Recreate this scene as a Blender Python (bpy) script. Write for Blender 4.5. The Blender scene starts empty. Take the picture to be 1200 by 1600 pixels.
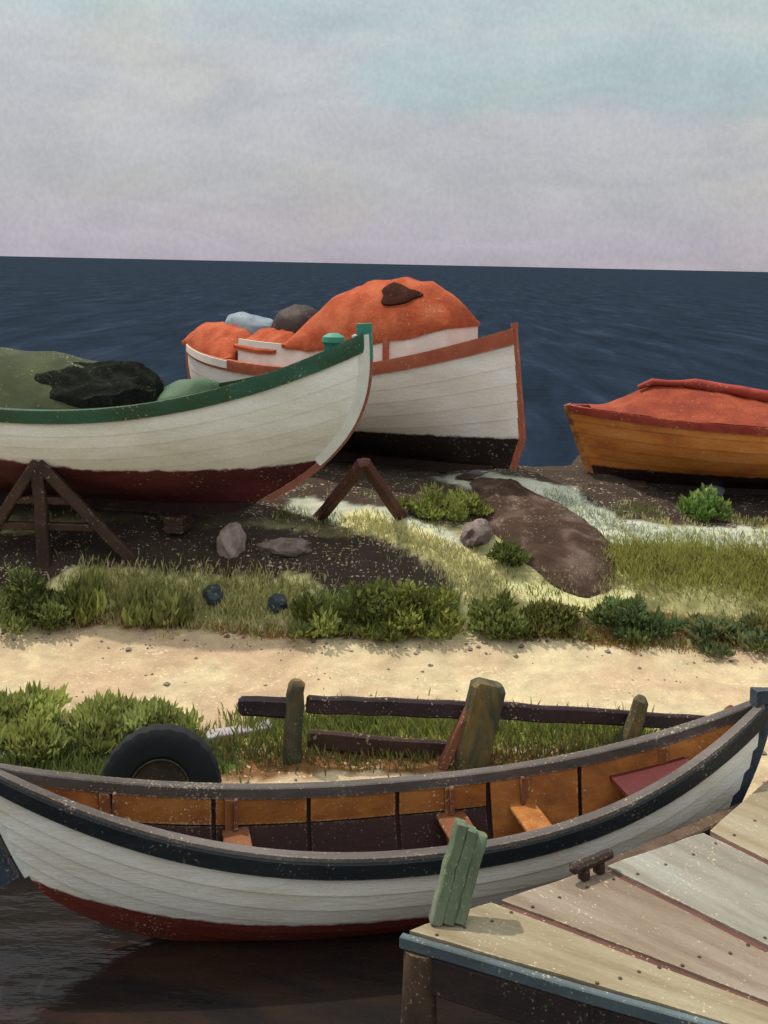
import bpy, bmesh, math, random
from mathutils import Vector, Matrix, noise as mnoise
R = math.radians
random.seed(7)
scene = bpy.context.scene
C = scene.collection

# ------------------------------------------------------------------ camera
CAM_Z = 4.65
FPX, CX, CY, ROLL = 1742.0, 600.0, 412.0, R(1.19)
cam = bpy.data.cameras.new('camera')
cam.sensor_fit = 'HORIZONTAL'
cam.sensor_width = 36.0
cam.lens = 36.0 * FPX / 1200.0
cam.shift_y = -(800.0 - CY) / 1200.0
cam.clip_start = 0.1
cam.clip_end = 30000
cam_o = bpy.data.objects.new('camera', cam)
C.objects.link(cam_o)
cam_o.matrix_world = Matrix.Translation((0, 0, CAM_Z)) @ Matrix.Rotation(R(90), 4, 'X') @ Matrix.Rotation(ROLL, 4, 'Z')
scene.camera = cam_o

# ------------------------------------------------------------------ light
SUN_EL = R(61)
SUN_TRAVEL = Vector((0.80, -0.60))          # horizontal direction in which shadows fall
SUN_TRAVEL.normalize()
sd = Vector((SUN_TRAVEL.x * math.cos(SUN_EL), SUN_TRAVEL.y * math.cos(SUN_EL), -math.sin(SUN_EL)))
sun = bpy.data.lights.new('sun', 'SUN')
sun.energy = 2.8
sun.angle = R(1.2)
sun.color = (1.0, 0.93, 0.82)
sun_o = bpy.data.objects.new('sun', sun)
C.objects.link(sun_o)
sun_o.rotation_euler = sd.to_track_quat('-Z', 'Y').to_euler()
sun_o.location = (-20, 25, 30)

world = bpy.data.worlds.new('World')
scene.world = world
world.use_nodes = True
nt = world.node_tree
nt.nodes.clear()


def N(tree, kind, **kw):
    n = tree.nodes.new(kind)
    for k, v in kw.items():
        setattr(n, k, v)
    return n


def ramp(tree, fac, stops, interp='LINEAR'):
    r = N(tree, 'ShaderNodeValToRGB')
    r.color_ramp.interpolation = interp
    e = r.color_ramp.elements
    while len(e) < len(stops):
        e.new(0.5)
    for i, (p, c) in enumerate(stops):
        e[i].position = p
        e[i].color = (c[0], c[1], c[2], 1) if len(c) == 3 else c
    tree.links.new(fac, r.inputs['Fac'])
    return r.outputs['Color']


def mixc(tree, fac, a, b, mode='MIX'):
    m = N(tree, 'ShaderNodeMix', data_type='RGBA', blend_type=mode)
    for sock, v in ((m.inputs[0], fac), (m.inputs[6], a), (m.inputs[7], b)):
        if hasattr(v, 'links'):
            tree.links.new(v, sock)
        elif isinstance(v, (int, float)):
            sock.default_value = v
        else:
            sock.default_value = (v[0], v[1], v[2], 1)
    return m.outputs[2]


def math_n(tree, op, a, b=0.0, clamp=False):
    m = N(tree, 'ShaderNodeMath', operation=op, use_clamp=clamp)
    for sock, v in ((m.inputs[0], a), (m.inputs[1], b)):
        if hasattr(v, 'links'):
            tree.links.new(v, sock)
        else:
            sock.default_value = v
    return m.outputs[0]


def noise_n(tree, vec, scale, detail=4.0, rough=0.55, stretch=(1, 1, 1), loc=(0, 0, 0), dist=0.0):
    mp = N(tree, 'ShaderNodeMapping')
    mp.inputs['Scale'].default_value = stretch
    mp.inputs['Location'].default_value = loc
    tree.links.new(vec, mp.inputs['Vector'])
    n = N(tree, 'ShaderNodeTexNoise')
    n.inputs['Scale'].default_value = scale
    n.inputs['Detail'].default_value = detail
    n.inputs['Roughness'].default_value = rough
    n.inputs['Distortion'].default_value = dist
    tree.links.new(mp.outputs['Vector'], n.inputs['Vector'])
    return n.outputs['Fac']


def sky_world():
    tc = N(nt, 'ShaderNodeTexCoord')
    d = tc.outputs['Generated']
    sep = N(nt, 'ShaderNodeSeparateXYZ')
    nt.links.new(d, sep.inputs[0])
    z = sep.outputs['Z']
    sk = N(nt, 'ShaderNodeTexSky', sky_type='NISHITA')
    sk.sun_disc = False
    sk.sun_elevation = SUN_EL
    sk.sun_rotation = math.atan2(-SUN_TRAVEL.x, -SUN_TRAVEL.y)
    sk.dust_density = 2.0
    clear = mixc(nt, 1.0, sk.outputs['Color'], (0.075, 0.075, 0.075), 'MULTIPLY')
    # an even layer of cloud, lavender low down, brighter towards the zenith as overcast skies are, raised to fill the shaded hulls
    base = ramp(nt, z, [(0.0, (0.372, 0.342, 0.402)), (0.03, (0.382, 0.366, 0.415)), (0.065, (0.384, 0.386, 0.412)),
                        (0.23, (0.475, 0.492, 0.50)), (0.6, (0.90, 0.93, 0.95)), (1.0, (1.20, 1.24, 1.26))])
    # turquoise openings in the cloud, drawn out level
    n1 = noise_n(nt, d, 1.0, 5, 0.55, (7.0, 7.0, 24.0), (2.2, 1.7, 1.05), 0.5)
    wob = math_n(nt, 'MULTIPLY', math_n(nt, 'SUBTRACT', n1, 0.5), 0.22)
    zz = math_n(nt, 'ADD', z, math_n(nt, 'MULTIPLY', wob, 0.4))
    xx = math_n(nt, 'ADD', sep.outputs['X'], wob)
    band = ramp(nt, zz, [(0.125, (0, 0, 0)), (0.15, (1, 1, 1)), (0.185, (1, 1, 1)), (0.215, (0.25, 0.25, 0.25))])
    right = ramp(nt, math_n(nt, 'ADD', xx, 0.5), [(0.44, (0, 0, 0)), (0.52, (1, 1, 1))])
    top = ramp(nt, zz, [(0.185, (0, 0, 0)), (0.22, (0.8, 0.8, 0.8)), (0.5, (0, 0, 0))])
    tf = mixc(nt, 1.0, mixc(nt, 1.0, band, right, 'MULTIPLY'), top, 'LIGHTEN')
    base = mixc(nt, math_n(nt, 'MULTIPLY', tf, 0.8), base, mixc(nt, 1.0, base, (0.80, 1.0, 0.99), 'MULTIPLY'))
    n2 = noise_n(nt, d, 1.0, 5, 0.6, (5.0, 5.0, 11.0), (7.7, 4.2, 2.2), 0.3)
    warm = ramp(nt, n2, [(0.50, (0, 0, 0)), (0.66, (1, 1, 1))])
    base = mixc(nt, math_n(nt, 'MULTIPLY', warm, 0.6), base, mixc(nt, 1.0, base, (1.08, 1.04, 0.92), 'MULTIPLY'))
    n3 = noise_n(nt, d, 1.0, 6, 0.6, (9.0, 9.0, 22.0), (1.0, 2.0, 5.0), 0.6)
    v3 = ramp(nt, n3, [(0.3, (0.90, 0.90, 0.91)), (0.7, (1.10, 1.09, 1.08))])
    base = mixc(nt, 1.0, base, v3, 'MULTIPLY')
    n4 = noise_n(nt, d, 260.0, 3, 0.6, (1, 1, 0.75))
    v4 = ramp(nt, n4, [(0.35, (0.955,) * 3), (0.65, (1.045,) * 3)])
    base = mixc(nt, 1.0, base, v4, 'MULTIPLY')
    col = mixc(nt, 0.90, clear, base)
    bg = N(nt, 'ShaderNodeBackground')
    nt.links.new(col, bg.inputs['Color'])
    bg.inputs['Strength'].default_value = 1.0
    out = N(nt, 'ShaderNodeOutputWorld')
    nt.links.new(bg.outputs[0], out.inputs['Surface'])


sky_world()
vs = scene.view_settings
vs.view_transform = 'Standard'
vs.look = 'None'
vs.exposure = 0.32
vs.gamma = 1.0

# ------------------------------------------------------------------ layout helpers


def ray(px, py):
    """direction (per metre of distance) of a point measured on the photograph"""
    u, v = px - CX, py - CY
    c, s = math.cos(ROLL), math.sin(ROLL)
    return (u * c + v * s) / FPX, -(-u * s + v * c) / FPX


def at(px, py, D):
    a, b = ray(px, py)
    return Vector((a * D, D, CAM_Z + b * D))


def at_z(px, py, z):
    a, b = ray(px, py)
    D = (z - CAM_Z) / b
    return Vector((a * D, D, z))


def smooth(a, b, x):
    t = max(0.0, min(1.0, (x - a) / (b - a)))
    return t * t * (3 - 2 * t)


PROFILE = [(-60, -0.9), (8.7, -0.9), (8.95, 0.26), (9.6, 0.36), (10.5, 0.46), (11.5, 0.56), (12.0, 0.68), (12.5, 0.97),
           (13.0, 1.24), (13.6, 1.43), (14.2, 1.56), (15.0, 1.70), (16.0, 1.74), (40, 1.74)]


def ground_z(x, y):
    z = PROFILE[-1][1]
    yy = y + 0.10 * math.sin(x * 1.1 + 0.6) * smooth(11, 12.5, y)
    for (a, za), (b, zb) in zip(PROFILE, PROFILE[1:]):
        if a <= yy < b:
            t = (yy - a) / (b - a)
            z = za + (zb - za) * t
            break
    end = 16.3 + 4.5 * (1 - smooth(0.6, 2.0, x)) + 1.6 * smooth(2.7, 3.3, x)
    if y > end:
        z -= 0.55 * (y - end) + 0.12 * (y - end) ** 2
    z -= 0.22 * smooth(3.0, 4.2, x) * smooth(13.5, 15, y)
    if y > 8.95:
        n = mnoise.noise((x * 0.9, y * 0.9, 0)) * 0.05 + mnoise.noise((x * 3.1, y * 3.1, 4)) * 0.028 + mnoise.noise((x * 7, y * 7, 9)) * 0.018
        z += n
    return max(z, -2.5)


def gp(px, py):
    """where the line of sight through a point meets the ground"""
    a, b = ray(px, py)
    D = 8.96
    while D < 30:
        if CAM_Z + b * D <= ground_z(a * D, D):
            break
        D += 0.01
    return Vector((a * D, D, ground_z(a * D, D)))


# ------------------------------------------------------------------ object helpers
def tag(o, label, cat, group=None):
    o['label'] = label
    o['category'] = cat
    if group:
        o['group'] = group
    return o


def empty(name, loc, rz=0.0, rot=None):
    o = bpy.data.objects.new(name, None)
    o.empty_display_size = 0.2
    C.objects.link(o)
    o.location = loc
    o.rotation_euler = rot if rot else (0, 0, rz)
    return o


def mesh(name, verts, faces, mat, parent=None, smooth_angle=None, loc=None, cols=None, floats=None):
    me = bpy.data.meshes.new(name)
    me.from_pydata([tuple(v) for v in verts], [], faces)
    me.update()
    if smooth_angle is not None:
        for p in me.polygons:
            p.use_smooth = True
        me.set_sharp_from_angle(angle=R(smooth_angle))
    if cols is not None:
        a = me.color_attributes.new('col', 'FLOAT_COLOR', 'POINT')
        flat = []
        for c in cols:
            flat += [c[0], c[1], c[2], 1.0]
        a.data.foreach_set('color', flat)
    if floats is not None:
        a = me.attributes.new('band', 'FLOAT', 'POINT')
        a.data.foreach_set('value', floats)
    me.materials.append(mat)
    o = bpy.data.objects.new(name, me)
    C.objects.link(o)
    if parent:
        o.parent = parent
    if loc is not None:
        o.location = loc
    return o


class MB:
    """collects geometry for one mesh"""

    def __init__(self):
        self.v, self.f = [], []

    def add(self, verts, faces):
        k = len(self.v)
        self.v += [tuple(p) for p in verts]
        self.f += [tuple(i + k for i in f) for f in faces]

    def box(self, c, s, rz=0.0, bev=0.0):
        cx, cy, cz = c
        hx, hy, hz = s[0] / 2, s[1] / 2, s[2] / 2
        self.beam((cx - hx * math.cos(rz), cy - hx * math.sin(rz), cz), (cx + hx * math.cos(rz), cy + hx * math.sin(rz), cz), s[1], s[2], bev or min(s) * 0.12)

    def beam(self, p0, p1, w, h, bev=0.01, segs=1, jit=0.0, taper=1.0, up=(0, 0, 1), bend=None):
        p0, p1 = Vector(p0), Vector(p1)
        d = (p1 - p0).normalized()
        up = Vector(up)
        if abs(d.dot(up)) > 0.95:
            up = Vector((0, 1, 0))
        sx = d.cross(up).normalized()
        sz = sx.cross(d).normalized()
        bev = min(bev, w * 0.45, h * 0.45)
        prof = []
        for sgx, sgz in ((1, 1), (-1, 1), (-1, -1), (1, -1)):
            a = (sgx * (w / 2), sgz * (h / 2 - bev))
            b = (sgx * (w / 2 - bev), sgz * (h / 2))
            prof += ([a, b] if sgx * sgz > 0 else [b, a])
        rings = []
        L = (p1 - p0).length
        stations = [(0.0, 1 - min(0.5, 2 * bev / max(w, h))), (min(0.2, bev / L), 1.0)]
        stations += [(i / segs, 1.0) for i in range(1, segs)]
        stations += [(1 - min(0.2, bev / L), 1.0), (1.0, 1 - min(0.5, 2 * bev / max(w, h)))]
        for t, sc in stations:
            q = p0.lerp(p1, t)
            if bend:
                q = q + Vector(bend) * (4 * t * (1 - t))
            k = (1 + (taper - 1) * t) * sc
            j1, j2 = random.uniform(-jit, jit), random.uniform(-jit, jit)
            rings.append([q + sx * (a * k + j1) + sz * (b * k + j2) for a, b in prof])
        n = 8
        vs_ = [p for r_ in rings for p in r_]
        fs = []
        for i in range(len(rings) - 1):
            for j in range(n):
                fs.append((i * n + j, i * n + (j + 1) % n, (i + 1) * n + (j + 1) % n, (i + 1) * n + j))
        fs.append(tuple(range(n - 1, -1, -1)))
        m = (len(rings) - 1) * n
        fs.append(tuple(range(m, m + n)))
        self.add(vs_, fs)

    def tube(self, pts, rad, n=8):
        pts = [Vector(p) for p in pts]
        rings = []
        for i, p in enumerate(pts):
            d = (pts[min(i + 1, len(pts) - 1)] - pts[max(i - 1, 0)]).normalized()
            up = Vector((0, 0, 1)) if abs(d.z) < 0.9 else Vector((0, 1, 0))
            a = d.cross(up).normalized()
            b = a.cross(d).normalized()
            r_ = rad[i] if isinstance(rad, (list, tuple)) else rad
            rings.append([p + (a * math.cos(k * 2 * math.pi / n) + b * math.sin(k * 2 * math.pi / n)) * r_ for k in range(n)])
        vs_ = [q for r_ in rings for q in r_]
        fs = []
        for i in range(len(rings) - 1):
            for j in range(n):
                fs.append((i * n + j, i * n + (j + 1) % n, (i + 1) * n + (j + 1) % n, (i + 1) * n + j))
        fs.append(tuple(range(n - 1, -1, -1)))
        m = (len(rings) - 1) * n
        fs.append(tuple(range(m, m + n)))
        self.add(vs_, fs)

    def build(self, name, mat, parent=None, ang=35):
        return mesh(name, self.v, self.f, mat, parent, ang)


def s2l(c):
    return tuple(((v / 255.0) / 12.92 if v / 255.0 <= 0.04045 else ((v / 255.0 + 0.055) / 1.055) ** 2.4) for v in c)


CREAM = (0.66, 0.55, 0.36)


def paint(name, cols, scale=3.0, stretch=(1, 1, 1), rough=0.65, fleck=0.25, fscale=45, bump=0.25, bscale=18, attr=False,
          spec=0.25, band=None, wear=True, vary=0.0, fine=0.10, fcol=CREAM, transl=0.0, fstretch=(1, 1, 1)):
    """brushed, weathered paint or natural surface: mottled colour, fine grain, worn pale flecks and relief"""
    m = bpy.data.materials.new(name)
    m.use_nodes = True
    t = m.node_tree
    t.nodes.clear()
    tc = N(t, 'ShaderNodeTexCoord')
    P = tc.outputs['Object']
    if vary:
        oi = N(t, 'ShaderNodeObjectInfo')
        va = N(t, 'ShaderNodeVectorMath', operation='ADD')
        sc = N(t, 'ShaderNodeVectorMath', operation='SCALE')
        t.links.new(oi.outputs['Random'], sc.inputs[0])
        sc.inputs['Scale'].default_value = 37.0
        t.links.new(P, va.inputs[0])
        t.links.new(sc.outputs[0], va.inputs[1])
        P = va.outputs[0]
    n1 = noise_n(t, P, scale, 6, 0.6, stretch, (1.3, 0.7, 2.1), 0.35)

    def colour(cs):
        k = len(cs)
        if k == 1:
            return ramp(t, n1, [(0.3, tuple(v * 0.88 for v in cs[0])), (0.7, tuple(v * 1.1 for v in cs[0]))])
        return ramp(t, n1, [(0.30 + 0.40 * i / (k - 1), c) for i, c in enumerate(cs)])

    if attr:
        at_ = N(t, 'ShaderNodeAttribute', attribute_name='col')
        v = ramp(t, n1, [(0.28, (0.78, 0.78, 0.78)), (0.72, (1.2, 1.2, 1.2))])
        col = mixc(t, 1.0, at_.outputs['Color'], v, 'MULTIPLY')
    else:
        col = colour(cols)
    if band:
        ba = N(t, 'ShaderNodeAttribute', attribute_name='band')
        nb = noise_n(t, P, 7.0, 5, 0.65)
        w = math_n(t, 'ADD', ba.outputs['Fac'], math_n(t, 'MULTIPLY', math_n(t, 'SUBTRACT', nb, 0.5), band.get('wob', 0.05)))
        low = colour(band['cols'])
        f = ramp(t, math_n(t, 'ADD', math_n(t, 'MULTIPLY', w, 1.0 / band.get('soft', 0.02)), 0.5, True), [(0.2, (0, 0, 0)), (0.8, (1, 1, 1))])
        col = mixc(t, f, low, col)
    if vary:
        hv = ramp(t, oi.outputs['Random'], [(0.0, (1 - vary,) * 3), (1.0, (1 + vary,) * 3)])
        col = mixc(t, 1.0, col, hv, 'MULTIPLY')
    nf = noise_n(t, P, bscale * 4, 4, 0.7, stretch)
    vf = ramp(t, nf, [(0.3, (1 - fine,) * 3), (0.7, (1 + fine,) * 3)])
    col = mixc(t, 1.0, col, vf, 'MULTIPLY')
    if fleck > 0:
        a = noise_n(t, P, fscale, 2, 0.55, fstretch, (5, 5, 5))
        b = noise_n(t, P, 2.6, 3, 0.6, (1, 1, 1), (9, 1, 3))
        s_ = math_n(t, 'ADD', a, math_n(t, 'MULTIPLY', math_n(t, 'SUBTRACT', b, 0.5), 0.45))
        if wear:                                   # paint is rubbed through along the edges
            bv = N(t, 'ShaderNodeBevel', samples=4)
            bv.inputs['Radius'].default_value = 0.035
            ge = N(t, 'ShaderNodeNewGeometry')
            dt = N(t, 'ShaderNodeVectorMath', operation='DOT_PRODUCT')
            t.links.new(bv.outputs[0], dt.inputs[0])
            t.links.new(ge.outputs['Normal'], dt.inputs[1])
            ed = math_n(t, 'MULTIPLY', math_n(t, 'SUBTRACT', 1.0, dt.outputs['Value']), 1.6, True)
            s_ = math_n(t, 'ADD', math_n(t, 'SUBTRACT', s_, 0.045), math_n(t, 'MULTIPLY', ed, 0.22))
        ff = ramp(t, s_, [(0.635, (0, 0, 0)), (0.69, (1, 1, 1))])
        col = mixc(t, math_n(t, 'MULTIPLY', ff, fleck), col, fcol)
    bs = N(t, 'ShaderNodeBsdfPrincipled')
    t.links.new(col, bs.inputs['Base Color'])
    bs.inputs['Roughness'].default_value = rough
    bs.inputs['Specular IOR Level'].default_value = spec
    if bump:
        nb_ = noise_n(t, P, bscale, 5, 0.65, stretch)
        bp = N(t, 'ShaderNodeBump')
        bp.inputs['Strength'].default_value = bump
        bp.inputs['Distance'].default_value = 0.02
        t.links.new(nb_, bp.inputs['Height'])
        t.links.new(bp.outputs[0], bs.inputs['Normal'])
    out = N(t, 'ShaderNodeOutputMaterial')
    sh = bs.outputs[0]
    if transl:
        tr = N(t, 'ShaderNodeBsdfTranslucent')
        t.links.new(col, tr.inputs['Color'])
        ms = N(t, 'ShaderNodeMixShader')
        ms.inputs[0].default_value = transl
        t.links.new(sh, ms.inputs[1])
        t.links.new(tr.outputs[0], ms.inputs[2])
        sh = ms.outputs[0]
    t.links.new(sh, out.inputs['Surface'])
    return m


def water_mat(name, cols, scale, stretch, rough, spec, bump, bscale, bst, mid=0.5, spread=0.16, loc=(0, 0, 0), dist=0.05):
    m = bpy.data.materials.new(name)
    m.use_nodes = True
    t = m.node_tree
    t.nodes.clear()
    tc = N(t, 'ShaderNodeTexCoord')
    P = tc.outputs['Object']
    n1 = noise_n(t, P, scale, 9, 0.68, stretch, loc, 0.6)
    k = len(cols)
    col = ramp(t, n1, [(mid - spread + 2 * spread * i / (k - 1), c) for i, c in enumerate(cols)])
    bs = N(t, 'ShaderNodeBsdfPrincipled')
    t.links.new(col, bs.inputs['Base Color'])
    bs.inputs['Roughness'].default_value = rough
    bs.inputs['Specular IOR Level'].default_value = spec
    nb = noise_n(t, P, bscale, 4, 0.6, bst)
    bp = N(t, 'ShaderNodeBump')
    bp.inputs['Strength'].default_value = bump
    bp.inputs['Distance'].default_value = dist
    t.links.new(nb, bp.inputs['Height'])
    t.links.new(bp.outputs[0], bs.inputs['Normal'])
    out = N(t, 'ShaderNodeOutputMaterial')
    t.links.new(bs.outputs[0], out.inputs['Surface'])
    return m


M = {}
M['ground'] = paint('ground_soil_and_sand', None, 4.0, rough=0.95, fleck=0.55, fscale=26, bump=0.6, bscale=14, attr=True, spec=0.05, fine=0.16, wear=False)
M['grass'] = paint('grass_blade', None, 3.0, rough=0.8, fleck=0.0, bump=0, attr=True, spec=0.08, transl=0.42)
M['leaf'] = paint('leaf', None, 5.0, rough=0.7, fleck=0.0, bump=0, attr=True, spec=0.10, transl=0.42)
M['stem'] = paint('bush_stem', [(0.06, 0.04, 0.025)], fleck=0)
M['white1'] = paint('white_hull_paint_green_boat', [(0.66, 0.65, 0.52), (0.79, 0.775, 0.68), (0.88, 0.87, 0.81)], 2.2, (0.5, 0.5, 1.6), 0.5, 0.5, 30, 0.3, 14,
                    band={'cols': [(0.062, 0.015, 0.018), (0.098, 0.023, 0.025), (0.13, 0.038, 0.036)], 'wob': 0.10, 'soft': 0.05})
M['white2'] = paint('white_hull_paint_orange_boat', [(0.68, 0.59, 0.51), (0.76, 0.68, 0.61), (0.84, 0.78, 0.72)], 2.2, (0.5, 0.5, 1.6), 0.5, 0.35, 30, 0.3, 14,
                    band={'cols': [(0.018, 0.011, 0.010), (0.03, 0.018, 0.016)], 'wob': 0.08, 'soft': 0.05})
M['white0'] = paint('white_hull_paint_moored_boat', [(0.68, 0.60, 0.47), (0.80, 0.75, 0.65), (0.88, 0.85, 0.79)], 2.5, (0.45, 1, 2.2), 0.5, 0.55, 48, 0.3, 20,
                    band={'cols': [(0.12, 0.022, 0.016), (0.19, 0.040, 0.026)], 'wob': 0.05, 'soft': 0.03})
M['orange_hull'] = paint('orange_brown_hull_paint', [(0.38, 0.11, 0.03), (0.55, 0.19, 0.038), (0.62, 0.27, 0.09)], 2.6, (0.6, 0.6, 1.6), 0.5, 0.3, 30, 0.3, 14,
                         band={'cols': [(0.020, 0.010, 0.010), (0.035, 0.018, 0.014)], 'wob': 0.08, 'soft': 0.05})
M['green'] = paint('green_gunwale_paint', [(0.024, 0.052, 0.026), (0.036, 0.082, 0.042), (0.034, 0.12, 0.075)], 1.6, (0.4, 1, 1), 0.5, 0.45, 34)
M['teal'] = paint('teal_stem_paint', [(0.03, 0.19, 0.13), (0.07, 0.28, 0.20)], 5, rough=0.5, fleck=0.4, fscale=34)
M['teal_rim'] = paint('teal_green_rim_paint', [(0.028, 0.075, 0.040), (0.034, 0.105, 0.062), (0.045, 0.16, 0.105)], 2.2, (0.4, 1, 1), 0.5, 0.45, 34)
M['stem_white'] = paint('pale_stem_paint', [(0.62, 0.63, 0.55), (0.76, 0.76, 0.68)], 5, fleck=0.3, fscale=30)
M['stem_red'] = paint('rust_red_stem', [(0.24, 0.07, 0.045), (0.33, 0.13, 0.09)], 5, fleck=0.5, fscale=30)
M['orange'] = paint('orange_red_paint', [(0.25, 0.045, 0.018), (0.34, 0.070, 0.027), (0.42, 0.11, 0.05)], 3.2, rough=0.85, fleck=0.28, fscale=30, bump=0.6, bscale=9, fine=0.14, spec=0.1)
M['orange_dk'] = paint('dark_orange_gunwale', [(0.30, 0.07, 0.035), (0.42, 0.115, 0.06)], 3, rough=0.55, fleck=0.5, fscale=30)
M['coaming'] = paint('cream_white_coaming', [(0.72, 0.63, 0.54), (0.84, 0.79, 0.72)], 4, fleck=0.3, fscale=30)
M['dark_brown'] = paint('dark_brown_wood', [(0.022, 0.012, 0.010), (0.042, 0.022, 0.016)], 4, fleck=0.25, fscale=34)
M['hatch'] = paint('dark_brown_hatch', [(0.028, 0.010, 0.007), (0.055, 0.020, 0.013)], 5, rough=0.9, fleck=0.1, fscale=30, spec=0.05)
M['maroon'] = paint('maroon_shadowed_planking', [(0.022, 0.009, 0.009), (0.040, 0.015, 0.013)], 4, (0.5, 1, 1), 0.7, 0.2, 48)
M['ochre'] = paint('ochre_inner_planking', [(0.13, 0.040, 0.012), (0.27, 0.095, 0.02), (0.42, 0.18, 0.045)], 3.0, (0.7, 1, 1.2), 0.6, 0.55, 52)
M['rib'] = paint('brown_rib', [(0.15, 0.05, 0.018), (0.23, 0.085, 0.03)], 5, fleck=0.4, fscale=52)
M['thwart'] = paint('worn_thwart', [(0.17, 0.065, 0.025), (0.26, 0.11, 0.04), (0.42, 0.27, 0.11)], 3.5, (1, 0.5, 1), 0.6, 0.6, 40)
M['thwart_brown'] = paint('brown_thwart', [(0.12, 0.042, 0.018), (0.20, 0.075, 0.03)], 3.5, (1, 0.5, 1), 0.6, 0.5, 40)
M['thwart_red'] = paint('dark_red_thwart', [(0.060, 0.008, 0.009), (0.10, 0.014, 0.014)], 3.5, fleck=0.2, fscale=48)
M['black_rail'] = paint('black_rubbing_strake', [(0.010, 0.014, 0.016), (0.026, 0.030, 0.032)], 3, (0.4, 1, 1), 0.5, 0.35, 52)
M['grey_rail'] = paint('weathered_grey_gunwale', [(0.050, 0.039, 0.034), (0.085, 0.070, 0.062), (0.13, 0.110, 0.10)], 3, (0.35, 1, 1), 0.6, 0.5, 50)
M['slate'] = paint('slate_blue_stem', [(0.022, 0.030, 0.042), (0.06, 0.075, 0.095)], 4, fleck=0.3, fscale=48)
M['tarp_green'] = paint('green_tarpaulin', [(0.022, 0.030, 0.012), (0.036, 0.046, 0.018), (0.056, 0.064, 0.026)], 2.2, rough=0.9, fleck=0.35, fscale=30)
M['tarp_mid'] = paint('mid_green_canvas', [(0.030, 0.065, 0.028), (0.06, 0.115, 0.055)], 3, fleck=0.3, fscale=30)
M['net_dark'] = paint('dark_net', [(0.008, 0.010, 0.008), (0.022, 0.024, 0.018)], 14, rough=1.0, fleck=0.15, fscale=30, bump=1.0, bscale=40, spec=0.02, fine=0.3)
M['tarp_red'] = paint('red_tarpaulin', [(0.22, 0.026, 0.018), (0.34, 0.055, 0.032)], 5, rough=0.85, fleck=0.45, fscale=30)
M['tarp_rust'] = paint('rust_orange_tarpaulin', [(0.15, 0.022, 0.010), (0.23, 0.038, 0.014), (0.30, 0.065, 0.022)], 3.2, rough=0.85, fleck=0.25, fscale=30, bump=0.6, bscale=9)
M['bluegrey'] = paint('blue_grey_canvas', [(0.13, 0.17, 0.20), (0.24, 0.28, 0.31)], 4, fleck=0.35, fscale=30)
M['prop'] = paint('red_brown_prop_timber', [(0.060, 0.022, 0.016), (0.12, 0.045, 0.032)], 4, fleck=0.35, fscale=30)
M['prop2'] = paint('brown_dirt_shadow', [(0.035, 0.018, 0.013), (0.065, 0.036, 0.024)], 4, fleck=0.35, fscale=30)
M['post'] = paint('mossy_fence_post', [(0.022, 0.024, 0.016), (0.05, 0.05, 0.03), (0.17, 0.11, 0.035)], 4, (1, 1, 0.45), 0.8, 0.3, 46)
M['rail'] = paint('dark_fence_rail', [(0.020, 0.012, 0.015), (0.042, 0.025, 0.026)], 4, (0.4, 1, 1), 0.8, 0.5, 46)
M['brace'] = paint('red_brown_brace', [(0.11, 0.035, 0.02), (0.18, 0.07, 0.035)], 4, fleck=0.4, fscale=46)
for _i, _c in enumerate(([(0.17, 0.13, 0.075), (0.24, 0.195, 0.12), (0.30, 0.26, 0.17)], [(0.15, 0.105, 0.072), (0.205, 0.155, 0.11), (0.26, 0.215, 0.165)],
                         [(0.17, 0.145, 0.11), (0.23, 0.215, 0.175), (0.29, 0.285, 0.25)], [(0.20, 0.15, 0.09), (0.26, 0.21, 0.135), (0.30, 0.265, 0.185)])):
    M['deck%d' % _i] = paint('bleached_deck_plank', _c, 1.7, (0.35, 3.0, 1), 0.75, 0.5, 44, 0.5, 16, fine=0.16)
M['joint'] = paint('red_brown_joint_batten', [(0.07, 0.028, 0.02), (0.12, 0.05, 0.035)], 4, fleck=0.5, fscale=40)
M['fascia'] = paint('dark_wet_timber', [(0.020, 0.015, 0.014), (0.045, 0.030, 0.025)], 3, (0.4, 1, 1), 0.6, 0.2, 44)
M['fascia_blue'] = paint('blue_grey_dock_edge', [(0.045, 0.045, 0.040), (0.065, 0.085, 0.092), (0.10, 0.135, 0.145)], 2, (0.5, 1, 1), 0.6, 0.45, 46)
M['pile'] = paint('brown_dock_pile', [(0.045, 0.028, 0.018), (0.12, 0.07, 0.04)], 4, fleck=0.3, fscale=46)
M['moss_post'] = paint('green_mooring_post', [(0.075, 0.095, 0.055), (0.12, 0.15, 0.09), (0.24, 0.25, 0.19)], 3, (1, 1, 0.35), 0.7, 0.25, 46)
M['rubber'] = paint('black_rubber', [(0.007, 0.008, 0.009), (0.014, 0.014, 0.015)], 6, rough=0.85, fleck=0.0)
M['rim'] = paint('rusty_rim', [(0.030, 0.022, 0.015), (0.06, 0.04, 0.025)], 8, fleck=0.1)
M['pink_stone'] = paint('pink_grey_stone', [(0.15, 0.105, 0.09), (0.27, 0.20, 0.175), (0.40, 0.33, 0.30)], 5, fleck=0.2, fscale=30, bump=0.6, wear=False)
M['brown_stone'] = paint('pinkish_brown_stone', [(0.085, 0.058, 0.05), (0.15, 0.11, 0.095), (0.22, 0.17, 0.15)], 6, fleck=0.2, fscale=30, bump=0.7, wear=False)
M['dark_stone'] = paint('dark_slate_stone', [(0.018, 0.028, 0.034), (0.045, 0.062, 0.07)], 8, fleck=0.15, fscale=30, bump=0.5, wear=False)
M['grey_stone'] = paint('lilac_grey_stone', [(0.17, 0.17, 0.20), (0.26, 0.26, 0.30)], 6, fleck=0.1, bump=0.5, wear=False)
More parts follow.
